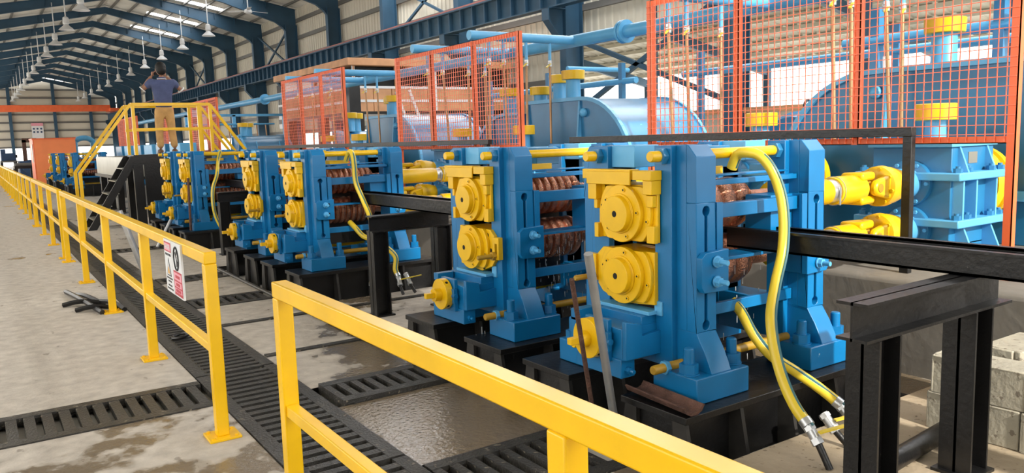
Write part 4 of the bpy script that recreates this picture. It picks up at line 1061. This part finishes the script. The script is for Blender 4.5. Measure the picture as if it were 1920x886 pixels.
R = thing('shear_machine', (2.6, 56, 0), 'dark blue shear machine at the far end of the walkway', 'machine')
MB().box(2.2, 3.5, 55.4, 57.6, 0, 1.1).build('bed', 'dblue', R, .03)
MB().box(2.95, 3.5, 55.5, 57.0, 1.1, 2.2).build('frame', 'dblue', R, .03)
MB().lathe('y', (2.75, .75), [(55.2, .42), (55.4, .42)], 24).lathe('y', (2.75, .75), [(55.15, .15), (55.2, .15)], 16).build('flywheel', 'dblue', R)
MB().box(2.45, 2.65, 55.5, 56, 1.1, 2.35).box(2.45, 3.2, 55.5, 56, 2.2, 2.45).build('arm', 'rust', R)
R = thing('drive_unit', (1.7, 57, 0), 'dark blue drive unit on a bench left of the far shear', 'machine')
MB().box(1.35, 2.1, 56.5, 58, 1.15, 1.6).build('casing', 'dblue', R, .03); MB().box(1.35, 1.6, 56.6, 57.5, 1.6, 1.85).build('terminal_box', 'dblue', R, .02)
MB().cyl((2.1, 57, 1.4), (2.2, 57, 1.4), .1, 12).build('shaft', 'girt', R)
MB().box(1.3, 2.15, 56.3, 58.2, 1.05, 1.15).build('bench_top', 'girt', R)
for x in (1.36, 2.08):
    for y in (56.4, 58.0): MB().box(x-.06, x+.06, y-.06, y+.06, 0, 1.05).build('leg', 'black', R)
R = thing('roller_table', (2.2, 51, 0), 'dark roller table in front of the far shear machine', 'machine')
MB().box(1.75, 2.7, 50.2, 52.2, .75, .9).build('table', 'black', R)
for i in range(5): MB().cyl((1.8, 50.4+.38*i, .95), (2.65, 50.4+.38*i, .95), .09, 12).build('roller', 'girt', R)
for x in (1.82, 2.63):
    for y in (50.4, 52.0): MB().box(x-.07, x+.07, y-.07, y+.07, 0, .75).build('leg', 'black', R)
R = thing('machine_guard', (4.6, 29.6, 0), 'blue machine guard boxes in the line beyond the bridge', 'guard')
for i in range(6): MB().box(4.3, 4.7, 21.2+1.9*i, 22.5+1.9*i, .5, 1.72).build('box', 'gblue' if i % 2 else 'lblue', R, .02)
MB().box(4.2, 4.8, 21.0, 32.5, .0, .5).build('plinth', 'black', R)
# ================================================================== MAN ON THE BRIDGE
def skin(name, verts, edges, rad, mat, parent, root=0, sub=2):
    me = bpy.data.meshes.new(name); me.from_pydata(verts, edges, []); me.materials.append(M[mat])
    o = bpy.data.objects.new(name, me); COL.objects.link(o); o.parent = parent
    s = o.modifiers.new('skin', 'SKIN'); s.use_smooth_shade = True
    if not me.skin_vertices: 
        bpy.context.view_layer.objects.active = o
    lay = me.skin_vertices[0].data
    for i, r in enumerate(rad):
        lay[i].radius = r if isinstance(r, tuple) else (r, r); lay[i].use_root = (i == root)
    ss = o.modifiers.new('sub', 'SUBSURF'); ss.levels = sub; ss.render_levels = sub
    return o
MAN = thing('person', (3.44, 18.22, PZ), 'man in navy polo shirt and khaki trousers on the bridge, hands raised to his face', 'person')
HS = 1.90
bv = [(0,0,.98), (0,0,1.12), (0,.0,1.30), (0,0,1.46), (0,.01,1.585), (0,.02,1.66),
      (-.215,0,1.50), (-.385,.05,1.345), (-.235,.22,1.55), (-.135,.27,1.66),
      (.215,0,1.50), (.385,.05,1.345), (.235,.22,1.55), (.135,.27,1.66),
      (-.10,0,.90), (-.125,.02,.50), (-.13,-.01,.10), (.10,0,.90), (.125,.02,.50), (.15,-.03,.10)]
be = [(0,1),(1,2),(2,3),(3,4),(4,5),(3,6),(6,7),(7,8),(8,9),(3,10),(10,11),(11,12),(12,13),(0,14),(14,15),(15,16),(0,17),(17,18),(18,19)]
brad = [(.11,.07),(.11,.075),(.13,.085),(.11,.07),(.058,.062),(.055,.06),.055,.046,.038,.028,.055,.046,.038,.028,.08,.058,.04,.088,.058,.04]
body = skin('body', bv, be, brad, 'skin', MAN)
head = MB().ball((0, 0, 0), .118, 20, (.80, .95, 1.12)); head.v = [(v[0], v[1]+.035, v[2]+1.775) for v in head.v]
head.ball((0, .155, 1.765), .02, 10, (.8, 1.1, 1.3))
for s_ in (-1, 1): head.ball((s_*.097, .03, 1.77), .03, 10, (.4, .8, 1.2))
def local(mb, name, mat, par):
    mb.v = [tuple(Vector(v)+root_loc(MAN)) for v in mb.v]; return mb.build(name, mat, par, 0, 80)
h_o = local(head, 'head', 'skin', body)
local(MB().ball((-.04, .142, 1.79), .014, 8).ball((.04, .142, 1.79), .014, 8), 'eyes', 'ink', h_o)
local(MB().ball((0, .143, 1.715), .02, 8, (1.4, .5, .4)), 'mouth', 'red', h_o)
hr = MB().ball((0, .012, 1.815), .126, 20, (.88, .98, .96)).ball((0, -.035, 1.755), .108, 16, (.95, .8, .95))
local(hr, 'hair', 'hair', MAN)
for s_ in (-1, 1):   # hands: palm, four fingers, thumb, closed round the phone
    hb = MB(); c = Vector((s_*.125, .275, 1.70))
    hb.ball(c, .045, 12, (.55, .8, 1.1))
    for q in range(4):
        z = 1.735-.022*q; l = (.05, .058, .055, .045)[q]
        hb.tube([(s_*.13, .285, z), (s_*.115, .285+l*.7, z+.004), (s_*.085, .285+l, z)], .010, 8)
    hb.tube([(s_*.12, .26, 1.715), (s_*.09, .265, 1.74), (s_*.065, .285, 1.755)], .011, 8)
    local(hb, 'hand', 'skin', body)
sv = [(0,0,.91), (0,0,1.12), (0,0,1.30), (0,0,1.455), (0,.005,1.53), (-.215,0,1.495), (-.335,.035,1.395), (.215,0,1.495), (.335,.035,1.395)]
se = [(0,1),(1,2),(2,3),(3,4),(3,5),(5,6),(3,7),(7,8)]
skin('polo_shirt', sv, se, [(.195,.135),(.185,.135),(.215,.14),(.20,.12),(.095,.085),.098,.088,.098,.088], 'navy', MAN)
for s_ in (-1, 1):
    a, b_ = Vector((s_*.372, .046, 1.362)), Vector((s_*.386, .05, 1.348))
    local(MB().cyl(a, b_, .079, 16), 'cuff', 'white', MAN)
local(MB().tube([(.075*math.cos(2*PI*k/16), .01+.07*math.sin(2*PI*k/16), 1.595) for k in range(17)], .016, 8), 'collar', 'navy', MAN)
local(MB().tube([(.085*math.cos(2*PI*k/16), .01+.08*math.sin(2*PI*k/16), 1.575) for k in range(17)], .007, 6), 'collar_trim', 'white', MAN)
tv = [(0,0,1.04), (0,0,.93), (-.105,0,.84), (-.125,.02,.50), (-.13,-.01,.12), (.105,0,.84), (.125,.02,.50), (.15,-.03,.12)]
te = [(0,1),(1,2),(2,3),(3,4),(1,5),(5,6),(6,7)]
skin('trousers', tv, te, [(.172,.125),(.178,.135),.112,.082,.075,.108,.082,.075], 'khaki', MAN)
for x, y in ((-.13, .03), (.15, .01)):
    local(MB().ball((x, y, .05), .075, 14, (.75, 1.75, .8)).box(x-.05, x+.05, y-.11, y+.13, 0, .03), 'boot', 'boot', MAN)
solo(MB().box(3.44-.085, 3.44+.085, 18.22+.305, 18.22+.318, PZ+1.68, PZ+1.765), 'mobile_phone', 'ink', 'dark phone held up in front of the man\'s face', 'phone', None, .004)

# ================================================================== FALLING COOLING WATER
mw, nt_, bw = newmat('falling water'); bw.inputs['Base Color'].default_value = (.9, .95, 1, 1); bw.inputs['Roughness'].default_value = .05; bw.inputs['Transmission Weight'].default_value = .6; bw.inputs['IOR'].default_value = 1.33
M['water'] = mw
rw = random.Random(3)
for d, n_, lab in ((0, 26, 'thin streaks of cooling water falling through the nearest rolling stand'), (1.57, 70, 'curtain of cooling water drops falling through the second rolling stand')):
    wmb = MB()
    for i in range(n_):
        x = rw.uniform(3.12, 3.7); y = 2.93+d+rw.uniform(-.02, .05); z = rw.uniform(.3, .93); l = rw.uniform(.008, .05)
        wmb.tube([(x, y, z), (x+rw.uniform(-.002, .002), y, z-l)], .0022, 5)
    for i in range(8):
        x = rw.uniform(2.66, 2.80); y = 2.925+d; z = rw.uniform(-.05, .34); wmb.tube([(x, y, z), (x, y, z-rw.uniform(.02, .07))], .0025, 5)
    o = solo(wmb, 'falling_water', 'water', lab, 'water'); o['kind'] = 'stuff'
